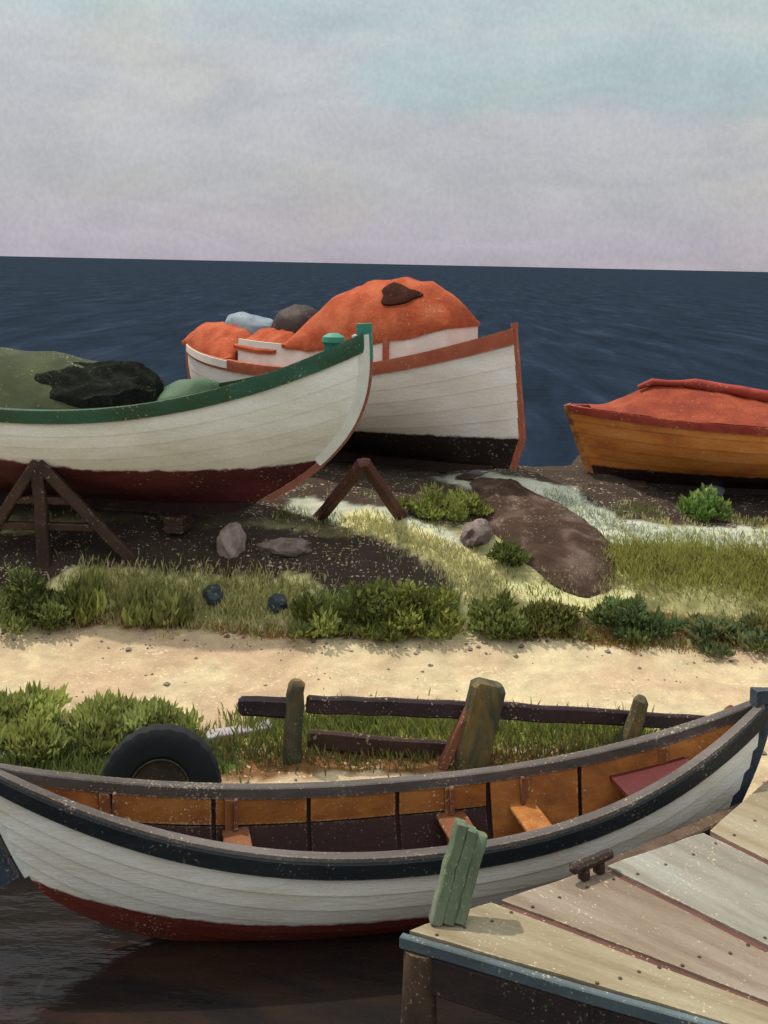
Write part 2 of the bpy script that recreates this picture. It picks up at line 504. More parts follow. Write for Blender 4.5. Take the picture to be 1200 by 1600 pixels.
M['lilac_plank'] = paint('lilac_grey_plank', [(0.21, 0.18, 0.19), (0.35, 0.31, 0.33)], 4, (0.4, 1, 1), fleck=0.35, fscale=46)
M['shadow'] = paint('brown_shadow_earth', [(0.040, 0.024, 0.017), (0.062, 0.038, 0.028), (0.15, 0.105, 0.085)], 2.4, rough=0.95, fleck=0.15, fscale=26, bump=0.7, bscale=12, spec=0.05, wear=False)  # brown of the orange boat's cast shadow, with its pinkish highlights
M['sea'] = water_mat('open_sea', [(0.006, 0.011, 0.019), (0.009, 0.016, 0.028), (0.012, 0.021, 0.036), (0.022, 0.034, 0.055)], 0.5, (0.9, 0.16, 1), 0.95, 0.02, 0.5, 0.9, (0.35, 1, 1), spread=0.18, dist=0.25)
M['harbour'] = water_mat('harbour_water', [(0.007, 0.007, 0.008), (0.014, 0.011, 0.010), (0.032, 0.016, 0.011)], 0.9, (0.4, 1.0, 1), 0.12, 0.15, 0.40, 2.6, (0.55, 1.5, 1))


# ------------------------------------------------------------------ ground, water
def seg_dist(p, a, b):
    ax, ay = a
    bx, by = b
    dx, dy = bx - ax, by - ay
    L2 = dx * dx + dy * dy
    t = 0 if L2 == 0 else max(0, min(1, ((p[0] - ax) * dx + (p[1] - ay) * dy) / L2))
    return math.hypot(p[0] - ax - dx * t, p[1] - ay - dy * t)


# kinds of ground cover, and shade painted under the boats, laid as wandering bands on the ground; half-widths in metres
PALE = (0.54, 0.50, 0.25)
SAND = (0.41, 0.295, 0.185)
SANDP = (0.47, 0.385, 0.235)
SOIL_SHADE = (0.045, 0.032, 0.025)  # dark soil tone that paints the shade under the beached boats
BROWN = (0.15, 0.075, 0.030)
OLIVE = (0.22, 0.23, 0.05)
GREEN = (0.055, 0.085, 0.022)
GREYG = (0.40, 0.41, 0.32)
BANDS = [  # colour, [points on the photo -> ground], half width, softness
    (GREYG, [(740, 748), (860, 770), (960, 830), (1100, 850), (1200, 850)], 0.42, 0.25),
    (GREYG, [(480, 790), (600, 810), (700, 850)], 0.22, 0.18),
    (SOIL_SHADE, [(-160, 860), (-40, 880), (60, 875), (200, 850), (400, 862), (640, 885)], 0.50, 0.14),  # painted shadow below the green gunwale boat
    (SOIL_SHADE, [(985, 780), (1100, 790), (1290, 795)], 0.62, 0.2),  # painted shadow in front of the orange-brown boat
    (PALE, [(110, 915), (300, 925), (480, 930)], 0.20, 0.12),
    (PALE, [(560, 810), (660, 845), (745, 890), (760, 950), (700, 975)], 0.20, 0.14),
    (PALE, [(800, 920), (900, 940), (980, 935)], 0.10, 0.10),
    (OLIVE, [(970, 870), (1090, 885), (1250, 890)], 0.26, 0.16),
    (GREEN, [(500, 945), (600, 950), (690, 950)], 0.20, 0.12),
    (BROWN, [(0, 965), (150, 968), (300, 980), (420, 990), (560, 995)], 0.06, 0.07),
    (BROWN, [(790, 975), (880, 985), (980, 1005)], 0.13, 0.1),
    (BROWN, [(980, 965), (1080, 985), (1240, 1000)], 0.12, 0.1),
    (OLIVE, [(380, 1150), (560, 1135), (760, 1150), (1000, 1150)], 0.22, 0.15),
    (BROWN, [(350, 1200), (600, 1185), (780, 1195), (1000, 1180)], 0.16, 0.12),
    (GREEN, [(-20, 1160), (120, 1165), (300, 1190)], 0.35, 0.2),
]
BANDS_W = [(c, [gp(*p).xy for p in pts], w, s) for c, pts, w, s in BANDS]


def ground_col(x, y):
    n = mnoise.noise((x * 1.3, y * 1.3, 2.0))
    n2 = mnoise.noise((x * 5, y * 5, 7.0))
    n3 = mnoise.noise((x * 13, y * 13, 5.0))
    t = smooth(-0.4, 0.5, n + 0.3 * n2 + 0.2 * n3 + 0.25 * math.sin(x * 0.8))
    c = [a + (b - a) * t for a, b in zip(SAND, SANDP)]
    if y > 11.4:                              # the bank: dry grass and soil above the sandy track
        k = smooth(12.0, 12.12, y + 0.12 * n + 0.10 * n2 + 0.08 * n3)
        g = [0.30, 0.28, 0.13]
        u = smooth(-0.2, 0.4, n2 + n)
        g = [a + (b - a) * u for a, b in zip(g, (0.16, 0.15, 0.06))]
        c = [a + (b - a) * k for a, b in zip(c, g)]
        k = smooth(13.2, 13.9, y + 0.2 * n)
        c = [a + (b - a) * k for a, b in zip(c, (0.055, 0.040, 0.030))]  # terrace soil, darkened to deepen the shade under the boats
    if y < 9.0:
        c = [0.06, 0.045, 0.03]
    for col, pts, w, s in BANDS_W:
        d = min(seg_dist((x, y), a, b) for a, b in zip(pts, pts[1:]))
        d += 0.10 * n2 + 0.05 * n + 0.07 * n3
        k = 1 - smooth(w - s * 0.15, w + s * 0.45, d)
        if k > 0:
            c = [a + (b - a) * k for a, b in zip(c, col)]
    return c


def axis(lo, a, b, hi, fine, n):
    out = [lo + (a - lo) * (i / n) ** 0.5 for i in range(n)]
    k = int((b - a) / fine)
    out += [a + (b - a) * i / k for i in range(k + 1)]
    out += [b + (hi - b) * ((i + 1) / n) ** 2 for i in range(n)]
    return out


def build_ground():
    xs = axis(-70, -6.2, 7.0, 70, 0.06, 16)
    ys = [-60, -20, 0, 6, 8.4, 8.6, 8.7] + [8.8 + 0.05 * i for i in range(int((17.2 - 8.8) / 0.05) + 1)] + [17.5, 18, 18.5, 19, 19.5, 20, 20.5, 21, 22, 23, 25, 28, 34, 40]
    v, c, f = [], [], []
    for y in ys:
        for x in xs:
            v.append((x, y, ground_z(x, y)))
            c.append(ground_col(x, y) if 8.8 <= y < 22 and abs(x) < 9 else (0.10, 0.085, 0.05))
    w = len(xs)
    for j in range(len(ys) - 1):
        for i in range(w - 1):
            f.append((j * w + i, j * w + i + 1, (j + 1) * w + i + 1, (j + 1) * w + i))
    o = mesh('ground', v, f, M['ground'], None, 60, cols=c)
    o['kind'] = 'structure'


build_ground()


def sheet(name, x0, x1, y0, y1, z, mat):
    o = mesh(name, [(x0, y0, z), (x1, y0, z), (x1, y1, z), (x0, y1, z)], [(0, 1, 2, 3)], mat)
    o['kind'] = 'structure'
    return o


sheet('sea', -9000, 9000, 16.8, 14000, -0.12, M['sea'])
sheet('harbour_water', -60, 60, -55, 8.9, -0.12, M['harbour'])


def build_shadow_mound():  # the orange boat's cast shadow, shaped as a low brown mound
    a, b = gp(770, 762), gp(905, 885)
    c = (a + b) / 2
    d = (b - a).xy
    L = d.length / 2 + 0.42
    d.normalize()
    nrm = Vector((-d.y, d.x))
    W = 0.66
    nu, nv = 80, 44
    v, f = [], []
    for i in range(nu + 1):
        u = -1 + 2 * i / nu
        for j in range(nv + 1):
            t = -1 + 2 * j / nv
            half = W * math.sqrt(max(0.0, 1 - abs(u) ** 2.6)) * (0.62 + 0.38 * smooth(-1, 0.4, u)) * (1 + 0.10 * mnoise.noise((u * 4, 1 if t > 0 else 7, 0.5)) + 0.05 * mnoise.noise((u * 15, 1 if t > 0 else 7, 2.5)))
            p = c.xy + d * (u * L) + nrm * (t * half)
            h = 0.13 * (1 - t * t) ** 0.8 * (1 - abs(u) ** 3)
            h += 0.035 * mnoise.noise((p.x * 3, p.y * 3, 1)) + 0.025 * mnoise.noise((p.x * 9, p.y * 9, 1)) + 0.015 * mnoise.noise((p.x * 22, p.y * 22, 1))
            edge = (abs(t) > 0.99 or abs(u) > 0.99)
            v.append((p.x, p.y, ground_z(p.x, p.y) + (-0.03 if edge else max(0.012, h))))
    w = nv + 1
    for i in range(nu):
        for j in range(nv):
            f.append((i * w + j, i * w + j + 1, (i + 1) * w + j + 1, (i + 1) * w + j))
    o = mesh('shadow_mound', v, f, M['shadow'], None, 60)
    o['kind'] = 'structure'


build_shadow_mound()


# ------------------------------------------------------------------ boats
class Hull:
    """a double-ended boat shape: s runs stern(-1) to bow(1), t runs keel(0) to sheer(1)"""

    def __init__(self, L, B, sheer, keel, bow, stern, plan=2.4, vmid=2.6, vend=1.25, bfull=1.0, laps=0, lap=0.006, sternfull=1.0):
        self.__dict__.update(locals())

    def b(self, s):
        p = self.plan * (self.bfull if s > 0 else self.sternfull)
        return self.B / 2 * max(0.0, 1 - abs(s) ** p) + 0.025

    def pt(self, s, t, side=-1, off=0.0, dz=0.0, raw=False):
        zs, zk = self.sheer(s), self.keel(s)
        e = max(0.0, abs(s)) ** 3
        x = s * self.L / 2 + (self.bow(min(t, 1)) if s > 0 else -self.stern(min(t, 1))) * e
        m = self.vmid + (self.vend - self.vmid) * abs(s) ** 1.6
        tt = min(max(t, 0.0), 1.0)
        y = 0.02 + (self.b(s) - 0.02) * (1 - (1 - tt) ** m)
        if self.laps and not raw and tt < 1:
            fr = (tt * self.laps) % 1.0
            y += self.lap * (1 - fr) * smooth(0.0, 0.1, tt)
        return Vector((x, side * max(0.004, y + off), zk + (zs - zk) * t + dz))

    def s_list(self, n=44, s0=-1.0, s1=1.0):
        return [s0 + (s1 - s0) * (0.5 - 0.5 * math.cos(math.pi * i / n)) if (s0, s1) == (-1.0, 1.0) else s0 + (s1 - s0) * i / n for i in range(n + 1)]

    def shell(self, name, mat, parent, boot):
        ss = self.s_list()
        if self.laps:
            ts = []
            for k in range(self.laps):
                ts += [(k + q) / self.laps for q in (0.0, 0.5, 0.9995)]
            ts[-1] = 1.0
        else:
            ts = [(i / 16) ** 1.4 for i in range(17)]
        v, f, bd = [], [], []
        for side in (-1, 1):
            k0 = len(v)
            for s in ss:
                for t in ts:
                    p = self.pt(s, t, side)
                    v.append(p)
                    bd.append(p.z - boot(s))
            w = len(ts)
            for i in range(len(ss) - 1):
                for j in range(w - 1):
                    q = (k0 + i * w + j, k0 + (i + 1) * w + j, k0 + (i + 1) * w + j + 1, k0 + i * w + j + 1)
                    f.append(q if side < 0 else q[::-1])
        return mesh(name, v, f, mat, parent, 28, floats=bd)

    def inner(self, name, mat, parent, off=-0.035, floor=0.10):
        ss = self.s_list(36, -0.965, 0.965)
        ts = [floor + (1 - floor) * i / 10 for i in range(11)]
        v, f = [], []
        rows = []
        for s in ss:
            r_ = [self.pt(s, t, -1, off, raw=True) for t in reversed(ts)] + [self.pt(s, t, 1, off, raw=True) for t in ts]
            rows.append(r_)
            v += r_
        w = len(rows[0])
        for i in range(len(ss) - 1):
            for j in range(w - 1):
                f.append((i * w + j, i * w + j + 1, (i + 1) * w + j + 1, (i + 1) * w + j))
        return mesh(name, v, f, mat, parent, 40)

    def strip(self, name, mat, parent, side, corners, s0=-1.0, s1=1.0, n=40, ang=30):
        """a bar running along the hull; corners are (t, sideways offset, height offset)"""
        ss = self.s_list(n, s0, s1)
        v, f = [], []
        k = len(corners)
        for s in ss:
            for t, o_, dz in corners:
                v.append(self.pt(s, t, side, o_, dz, raw=True))
        for i in range(len(ss) - 1):
            for j in range(k):
                q = (i * k + j, i * k + (j + 1) % k, (i + 1) * k + (j + 1) % k, (i + 1) * k + j)
                f.append(q)
        f.append(tuple(range(k)))
        m = (len(ss) - 1) * k
        f.append(tuple(range(m + k - 1, m - 1, -1)))
        o = mesh(name, v, f, mat, parent, ang)
        bm = bmesh.new()
        bm.from_mesh(o.data)
        bmesh.ops.recalc_face_normals(bm, faces=bm.faces)
        bm.to_mesh(o.data)
        bm.free()
        return o

    def post(self, name, mat, parent, end, w=0.07, out=0.05, back=0.05, top=0.10, t0=0.0):
        """stem or stern post following the end profile"""
        n = 18
        v, f = [], []
        for i in range(n + 1):
            t = t0 + (1 - t0) * i / n
            p = self.pt(end, t, 1, raw=True)
            q = self.pt(end, min(1, t + 0.02), 1, raw=True) - self.pt(end, max(0, t - 0.02), 1, raw=True)
            tx, tz = q.x, q.z
            l = math.hypot(tx, tz) or 1
            nx, nz = tz / l * (1 if end > 0 else -1) * 1, -tx / l * (1 if end > 0 else -1)
            if end < 0:
                nx, nz = -abs(tz / l), (tx / l)
            z = p.z + (top if i == n else 0)
            for dx in (out, -back):
                for dy in (-w / 2, w / 2):
                    k = 0.6 if dx == out else 1.0
                    v.append((p.x + nx * dx, dy * k, z + nz * dx))
        for i in range(n):
            a, b = i * 4, (i + 1) * 4
            for j0, j1 in ((0, 1), (1, 3), (3, 2), (2, 0)):
                f.append((a + j0, a + j1, b + j1, b + j0))
        f.append((0, 2, 3, 1))
        m = n * 4
        f.append((m, m + 1, m + 3, m + 2))
        o = mesh(name, v, f, mat, parent, 30)
        bm = bmesh.new()
        bm.from_mesh(o.data)
        bmesh.ops.recalc_face_normals(bm, faces=bm.faces)
        bm.to_mesh(o.data)
        bm.free()
        return o

    def keelbar(self, name, mat, parent, w=0.09, h=0.10):
        ss = self.s_list(30, -0.9, 0.9)
        v, f = [], []
        for s in ss:
            p = self.pt(s, 0.0, 1, raw=True)
            h2 = h * (1 - 0.85 * smooth(0.55, 0.9, abs(s)))
            for dy, dz in ((-w / 2, 0.03), (w / 2, 0.03), (w / 2, -h2), (-w / 2, -h2)):
                v.append((p.x, dy, p.z + dz))
        for i in range(len(ss) - 1):
            for j in range(4):
                f.append((i * 4 + j, (i + 1) * 4 + j, (i + 1) * 4 + (j + 1) % 4, i * 4 + (j + 1) % 4))
        f.append((0, 1, 2, 3))
        m = (len(ss) - 1) * 4
        f.append((m + 3, m + 2, m + 1, m))
        return mesh(name, v, f, mat, parent, 30)


def recalc(o):
    bm = bmesh.new()
    bm.from_mesh(o.data)
    bmesh.ops.recalc_face_normals(bm, faces=bm.faces)
    bm.to_mesh(o.data)
    bm.free()
    return o


def aim(bow, direction, L):
    """Empty location/yaw so that the local bow (+L/2,0) lies over 'bow' and +x points along direction"""
    d = Vector(direction).normalized()
    c = Vector(bow) - d * (L / 2)
    return (c.x, c.y, 0), math.atan2(d.y, d.x)


# ---- the moored rowing boat in front
def moored_boat():
    L = 5.86
    loc, rz = aim((3.10, 8.87), (5.71, 1.33), L)
    r_ = empty('rowing_boat', loc, rz)
    tag(r_, 'white rowing boat with black rubbing strake and ochre inside, moored beside the dock', 'boat')
    sheer = lambda s: 0.575 + (0.645 * s ** 2.4 if s > 0 else 0.595 * (-s) ** 2.1)
    keel = lambda s: -0.26 + (0.36 * s ** 3 if s > 0 else 0.60 * (-s) ** 2.8)
    H = Hull(L, 1.06, sheer, keel, lambda t: -0.50 * (1 - t) ** 1.6, lambda t: -0.34 * (1 - t) ** 1.5, plan=2.15, vmid=2.5, vend=1.5, laps=7, lap=0.010)
    boot = lambda s: 0.075 + (0.34 * (-s) ** 2.5 if s < 0 else 0.22 * s ** 2.5)
    H.shell('hull', M['white0'], r_, boot)
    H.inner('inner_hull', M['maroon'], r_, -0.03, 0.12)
    for side in (-1, 1):
        H.strip('rubbing_strake', M['black_rail'], r_, side, [(0.86, 0.006, 0), (0.86, 0.034, 0.006), (0.99, 0.040, 0), (1.0, 0.03, 0.008), (1.0, 0.0, 0.008)])
        H.strip('gunwale', M['grey_rail'], r_, side, [(1.0, 0.035, 0.010), (1.0, 0.030, 0.034), (1.0, -0.052, 0.038), (1.0, -0.062, 0.03), (1.0, -0.062, -0.045), (1.0, -0.032, -0.045)], -0.985, 0.985)
    H.post('stem_post', M['slate'], r_, 1.0, 0.10, 0.06, 0.10, 0.11)
    H.post('stern_post', M['stem_white'], r_, -1.0, 0.08, 0.03, 0.05, 0.06, 0.12)
    ru = H.post('rudder', M['slate'], r_, -1.0, 0.05, 0.26, -0.06, 0.0, 0.15)
    # inner planking on both sides: an ochre top strake made of lengths between the ribs, and lower strakes
    cuts = [-0.93, -0.72, -0.47, -0.22, 0.02, 0.27, 0.52, 0.74, 0.93]
    for side in (-1, 1):
        for i, (a, b) in enumerate(zip(cuts, cuts[1:])):
            lo = 0.74 if i < 5 else 0.40
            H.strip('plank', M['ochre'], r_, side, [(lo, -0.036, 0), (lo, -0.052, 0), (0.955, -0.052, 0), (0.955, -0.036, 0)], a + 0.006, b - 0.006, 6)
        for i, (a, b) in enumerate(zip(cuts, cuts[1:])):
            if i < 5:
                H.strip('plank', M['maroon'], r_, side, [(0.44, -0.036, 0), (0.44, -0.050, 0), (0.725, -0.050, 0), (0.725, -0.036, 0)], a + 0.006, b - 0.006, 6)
        for c in (-0.74, -0.43, 0.16, 0.37, 0.74):
            v, f = [], []
            for i in range(9):
                t = 0.13 + (0.95 - 0.13) * i / 8
                for ds, o_ in ((-0.011, -0.045), (0.011, -0.045), (0.011, -0.085), (-0.011, -0.085)):
                    v.append(H.pt(c + ds, t, side, o_, raw=True))
            for i in range(8):
                for j in range(4):
                    f.append((i * 4 + j, (i + 1) * 4 + j, (i + 1) * 4 + (j + 1) % 4, i * 4 + (j + 1) % 4))
            f += [(0, 1, 2, 3), (35, 34, 33, 32)]
            recalc(mesh('rib', v, f, M['rib'], r_, 30))
    # thwarts
    for s, wd, m_, tz in ((-0.72, 0.24, 'thwart', 0.74), (-0.415, 0.20, 'thwart_brown', 0.70), (0.165, 0.24, 'thwart_brown', 0.70), (0.36, 0.22, 'ochre', 0.72)):
        p0, p1 = H.pt(s, tz, -1, -0.06, raw=True), H.pt(s, tz, 1, -0.06, raw=True)
        mb = MB()
        mb.beam(p0, p1, wd, 0.035, 0.008, 4, 0.002)
        th = mb.build('thwart', M[m_], r_)
        for sd_ in (-1, 1):
            k = MB()
            q = H.pt(s, tz, sd_, -0.09, raw=True)
            k.beam((q.x, q.y, q.z + 0.02), (q.x, q.y + sd_ * 0.01, sheer(s) - 0.02), 0.035, 0.05, 0.006, 1, 0, 0.8)
            k.build('knee', M['brace'], th)
    # red fore-sheet and small stern sheet
    for name, s0, s1, tz, m_ in (('fore_sheet', 0.60, 0.80, 0.80, 'thwart_red'), ('stern_sheet', -0.93, -0.78, 0.80, 'ochre')):
        v, f = [], []
        n = 8
        for i in range(n + 1):
            s = s0 + (s1 - s0) * i / n
            for dz in (0.0, 0.03):
                for sd_ in (-1, 1):
                    v.append(H.pt(s, tz, sd_, -0.055, dz, raw=True))
        for i in range(n):
            a, b = i * 4, (i + 1) * 4
            f += [(a, b, b + 1, a + 1), (a + 2, a + 3, b + 3, b + 2), (a, a + 2, b + 2, b), (a + 1, b + 1, b + 3, a + 3)]
        f += [(0, 1, 3, 2), (n * 4, n * 4 + 2, n * 4 + 3, n * 4 + 1)]
        recalc(mesh(name, v, f, M[m_], r_, 30))
    # bottom boards
    for k in range(-2, 3):
        mb = MB()
        zz = H.keel(0) + 0.20 + 0.02 * abs(k)
        mb.beam((-0.8, k * 0.075, zz), (0.9, k * 0.075, zz), 0.065, 0.02, 0.004, 6, 0.002)
        mb.build('bottom_board', M['maroon'], r_)


moored_boat()


# ---- the white boat with the green gunwale, propped up on the bank
def green_boat():
    L = 7.6
    bow = (-0.21, 13.17)
    loc, rz = aim(bow, (0.978, -0.19), L)
    r_ = empty('fishing_boat', loc, rz)
    tag(r_, 'white boat with green gunwale and maroon bottom, propped on the bank at left', 'boat')
    sheer = lambda s: 2.88 + (0.93 * s ** 2.3 if s > 0 else 0.55 * (-s) ** 2.2)
    keel = lambda s: 1.67 + 0.10 * abs(s) ** 4
    H = Hull(L, 2.5, sheer, keel, lambda t: -1.28 * (1 - t) ** 2.8 + 0.05 * math.sin(t * math.pi), lambda t: -0.9 * (1 - t) ** 2.2, plan=2.2, vmid=2.9, vend=1.45, laps=9, lap=0.005)
    boot = lambda s: 2.215 + 0.34 * min(0.7, max(0, 0.22 - s)) + 0.10 * max(0, s) ** 5
    H.shell('hull', M['white1'], r_, boot)
    H.inner('inner_hull', M['tarp_green'], r_, -0.05, 0.15)
    for side in (-1, 1):
        rim = [(0.90, 0.004, 0), (0.90, 0.03, 0), (0.985, 0.05, 0), (1.0, 0.045, 0.03), (1.0, -0.09, 0.03), (1.0, -0.09, -0.02), (1.0, -0.04, -0.02)]
        H.strip('gunwale', M['green'], r_, side, rim, -1.0, 0.64, 44)
        H.strip('bow_gunwale', M['teal_rim'], r_, side, rim, 0.6402, 1.0, 24)['label'] = 'teal green painted end of the gunwale at the bow'
    H.post('stem_post', M['stem_white'], r_, 1.0, 0.17, 0.06, 0.14, 0.0, 0.25)
    H.post('stem_head', M['teal'], r_, 1.0, 0.13, 0.085, 0.09, 0.13, 0.86)
    H.post('stem_foot', M['stem_red'], r_, 1.0, 0.09, 0.085, 0.0, -0.06, 0.03)
    H.post('stern_post', M['stem_white'], r_, -1.0, 0.12, 0.06, 0.06, 0.10)
    H.keelbar('keel', M['maroon'], r_, 0.11, 0.12)
    for s in (-0.62, -0.25, 0.20, 0.52):
        mb = MB()
        mb.beam(H.pt(s, 0.80, -1, -0.05, raw=True), H.pt(s, 0.80, 1, -0.05, raw=True), 0.26, 0.045, 0.01, 4, 0.002)
        mb.build('thwart', M['green'], r_)
    mb = MB()
    p = H.pt(0.90, 1.0, 1, 0, 0.0, raw=True)
    mb.tube([(p.x, 0, p.z - 0.1), (p.x, 0, p.z + 0.06), (p.x, 0, p.z + 0.10), (p.x, 0, p.z + 0.16), (p.x, 0, p.z + 0.20)], [0.10, 0.11, 0.14, 0.13, 0.06], 14)
    mb.build('bollard', M['teal'], r_)
    return H, r_


HG, GB = green_boat()


def to_world(parent, p):
    return Matrix.Translation(parent.location) @ Matrix.Rotation(parent.rotation_euler.z, 4, 'Z') @ Vector(p)


def heap(name, mat, H, parent, s0, s1, wfrac, height, seed, base_t=0.93, side_shift=0.0, n=34, m_=22, rough=0.05, sharp=1.0):
    """a draped heap of cloth or net lying in a boat, built at its place in the world"""
    v, f = [], []
    for i in range(n + 1):
        u = -1 + 2 * i / n
        s = s0 + (s1 - s0) * i / n
        for j in range(m_ + 1):
            t = -1 + 2 * j / m_
            hb = H.b(s) * wfrac
            ring = max(0.0, 1 - abs(u) ** 2.4) ** 0.5
            y = t * hb * (0.25 + 0.75 * ring) + side_shift * hb
            z = H.sheer(s) + (base_t - 1) * 1.1 + height * ring * (1 - abs(t) ** 2.0) ** sharp
            z += rough * mnoise.noise((s * 6 + seed, t * 2.4, seed)) + rough * 0.5 * mnoise.noise((s * 17 + seed, t * 6, seed + 3))
            v.append(to_world(parent, (s * H.L / 2, y, z)))
    w = m_ + 1
    for i in range(n):
        for j in range(m_):
            f.append((i * w + j, (i + 1) * w + j, (i + 1) * w + j + 1, i * w + j + 1))
    c = sum((Vector(p) for p in v), Vector()) / len(v)
    c.z = min(p.z for p in v)
    # skirt closing the underside
    k0 = len(v)
    rim = [i * w for i in range(n + 1)] + [n * w + j for j in range(1, w)] + [i * w + w - 1 for i in range(n - 1, -1, -1)] + [j for j in range(w - 2, 0, -1)]
    for i in rim:
        v.append(v[i] - Vector((0, 0, 0.18)))
    k = len(rim)
    for q in range(k):
        f.append((rim[q], k0 + q, k0 + (q + 1) % k, rim[(q + 1) % k]))
    f.append(tuple(range(k0, k0 + k)))
    v = [p - c for p in v]
    return recalc(mesh(name, v, f, mat, None, 55, loc=c))


tag(heap('tarpaulin', M['tarp_green'], HG, GB, -0.80, 0.34, 0.88, 0.66, 1.3, 0.92, 0.05), 'dark green tarpaulin heaped over the boat with the green gunwale', 'tarpaulin')
tag(heap('fishing_net', M['net_dark'], HG, GB, -0.12, 0.36, 0.42, 0.36, 5.1, 1.10, -0.52, 60, 40, 0.12), 'black heap of net lying on the green tarpaulin in the boat', 'net')
tag(heap('canvas_bundle', M['tarp_mid'], HG, GB, 0.34, 0.52, 0.5, 0.22, 8.2, 0.98, 0.0, 20, 16, 0.05), 'small mid green canvas bundle near the bow of the green gunwale boat', 'canvas')


# ---- the white and orange decked boat behind it
def orange_boat():
    L = 5.7
    loc, rz = aim((1.80, 15.2), (0.866, -0.50), L)
    r_ = empty('fishing_boat', loc, rz)
    tag(r_, 'white boat with orange domed deck and dark bottom, bow pointing right', 'boat')
    sheer = lambda s: 3.14 + (0.64 * s ** 1.8 if s > 0 else 0.16 * (-s) ** 2.0)
    keel = lambda s: 1.84 + 0.05 * abs(s) ** 4
    H = Hull(L, 2.35, sheer, keel, lambda t: 0.20 * (1 - t) - 0.18 * max(0, 0.22 - t) / 0.22, lambda t: -0.5 * (1 - t) ** 2, plan=2.5, vmid=2.6, vend=1.7, laps=8, lap=0.005)
    H.shell('hull', M['white2'], r_, lambda s: 2.31)
    for side in (-1, 1):
        H.strip('gunwale', M['orange_dk'], r_, side, [(0.90, 0.004, 0), (0.90, 0.03, 0), (0.985, 0.05, 0), (1.0, 0.045, 0.03), (1.0, -0.06, 0.03), (1.0, -0.06, -0.02)])
    for side in (-1, 1):
        H.strip('stern_band', M['coaming'], r_, side, [(0.93, 0.03, 0), (0.93, 0.056, 0), (1.0, 0.066, 0.02), (1.0, 0.03, 0.02)], -0.97, -0.42, 14)
    H.post('stem_post', M['orange_dk'], r_, 1.0, 0.09, 0.035, 0.04, 0.10)
    H.post('stern_post', M['orange_dk'], r_, -1.0, 0.10, 0.04, 0.05, 0.0)
    H.keelbar('keel', M['dark_brown'], r_, 0.12, 0.12)
    # deck
    ss = H.s_list(30, -0.97, 0.97)
    v, f = [], []
    for s in ss:
        for q in (-1, -0.5, 0, 0.5, 1):
            p = H.pt(s, 0.97, 1, -0.06, raw=True)
            v.append((p.x, p.y * q, p.z + 0.05 * (1 - q * q)))
    for i in range(len(ss) - 1):
        for j in range(4):
            f.append((i * 5 + j, (i + 1) * 5 + j, (i + 1) * 5 + j + 1, i * 5 + j + 1))
    recalc(mesh('deck', v, f, M['orange_dk'], r_, 40))

    def coaming_pt(s, k, h):
        p = H.pt(s, 1.0, 1, 0, raw=True)
        return Vector((p.x, k * max(0.03, (p.y - 0.15) * 0.93), p.z + h))

    for side in (-1, 1):
        ss = H.s_list(28, -0.42, 0.72)
        v, f = [], []
        for s in ss:
            for dy, h in ((0.0, -0.03), (0.0, 0.33), (0.03, 0.33), (0.03, -0.03)):
                p = coaming_pt(s, side, h)
                v.append((p.x, p.y - side * dy, p.z))
        for i in range(len(ss) - 1):
            for j in range(4):
                f.append((i * 4 + j, (i + 1) * 4 + j, (i + 1) * 4 + (j + 1) % 4, i * 4 + (j + 1) % 4))
        f += [(0, 1, 2, 3), tuple(len(v) - 1 - k for k in range(4))]
        co = recalc(mesh('coaming', v, f, M['coaming'], r_, 30))
        for s in (0.16, 0.46):
            p0, p1 = coaming_pt(s, side, -0.04), coaming_pt(s, side, 0.34)
            mb = MB()
            mb.beam((p0.x, p0.y + side * 0.02, p0.z), (p1.x, p1.y + side * 0.02, p1.z), 0.09, 0.04, 0.01)
            mb.build('coaming_post', M['orange_dk'], co)

    p, q = coaming_pt(0.72, -1, 0.15), coaming_pt(0.72, 1, 0.15)
    mb = MB()
    mb.beam(p, q, 0.03, 0.36, 0.005, 2)
    mb.build('coaming_front', M['coaming'], r_)

    def dome(name, s0, s1, hgt, base, mat, peak=0.0, pw=2.0, over=0.03, nn=50, parent=r_, sag=0.02):
        v, f = [], []
        m_ = 24

        def surf(u, t):
            s = s0 + (s1 - s0) * u
            uu = (u - peak) / (1 - peak) if u > peak else (peak - u) / max(peak, 1e-6)
            ring = max(0.0, 1 - uu ** pw) ** 0.62
            p = coaming_pt(s, 1, base)
            z = p.z + hgt * ring * max(0.0, 1 - abs(t) ** 2.3) ** 0.8 + ring * (0.05 * mnoise.noise((s * 5, t * 2.2, 3.3)) - 0.05 * abs(mnoise.noise((s * 9, t * 3.0, 1.3))))
            z -= sag * ring * (1 - abs(t) ** 4) * abs(math.sin(math.pi * 5.0 * (u + 0.03 * t + 0.05 * mnoise.noise((u * 3, t * 2, 6.0)))))
            return Vector((p.x, t * (p.y + over) * (1 + (0.012 * math.sin(u * 38) if sag > 0.03 else 0.0)), z))

        for i in range(nn + 1):
            for j in range(m_ + 1):
                v.append(tuple(surf(i / nn, -1 + 2 * j / m_)))
        w = m_ + 1
        for i in range(nn):
            for j in range(m_):
                f.append((i * w + j, (i + 1) * w + j, (i + 1) * w + j + 1, i * w + j + 1))
        # rolled edge
        k0 = len(v)
        rim = [i * w for i in range(nn + 1)] + [nn * w + j for j in range(1, w)] + [i * w + w - 1 for i in range(nn - 1, -1, -1)] + [j for j in range(w - 2, 0, -1)]
        for i in rim:
            a = v[i]
            v.append((a[0], a[1], a[2] - 0.05))
        k = len(rim)
        for q in range(k):
            f.append((rim[q], k0 + q, k0 + (q + 1) % k, rim[(q + 1) % k]))
        f.append(tuple(range(k0, k0 + k)))
        return recalc(mesh(name, v, f, mat, parent, 45)), surf

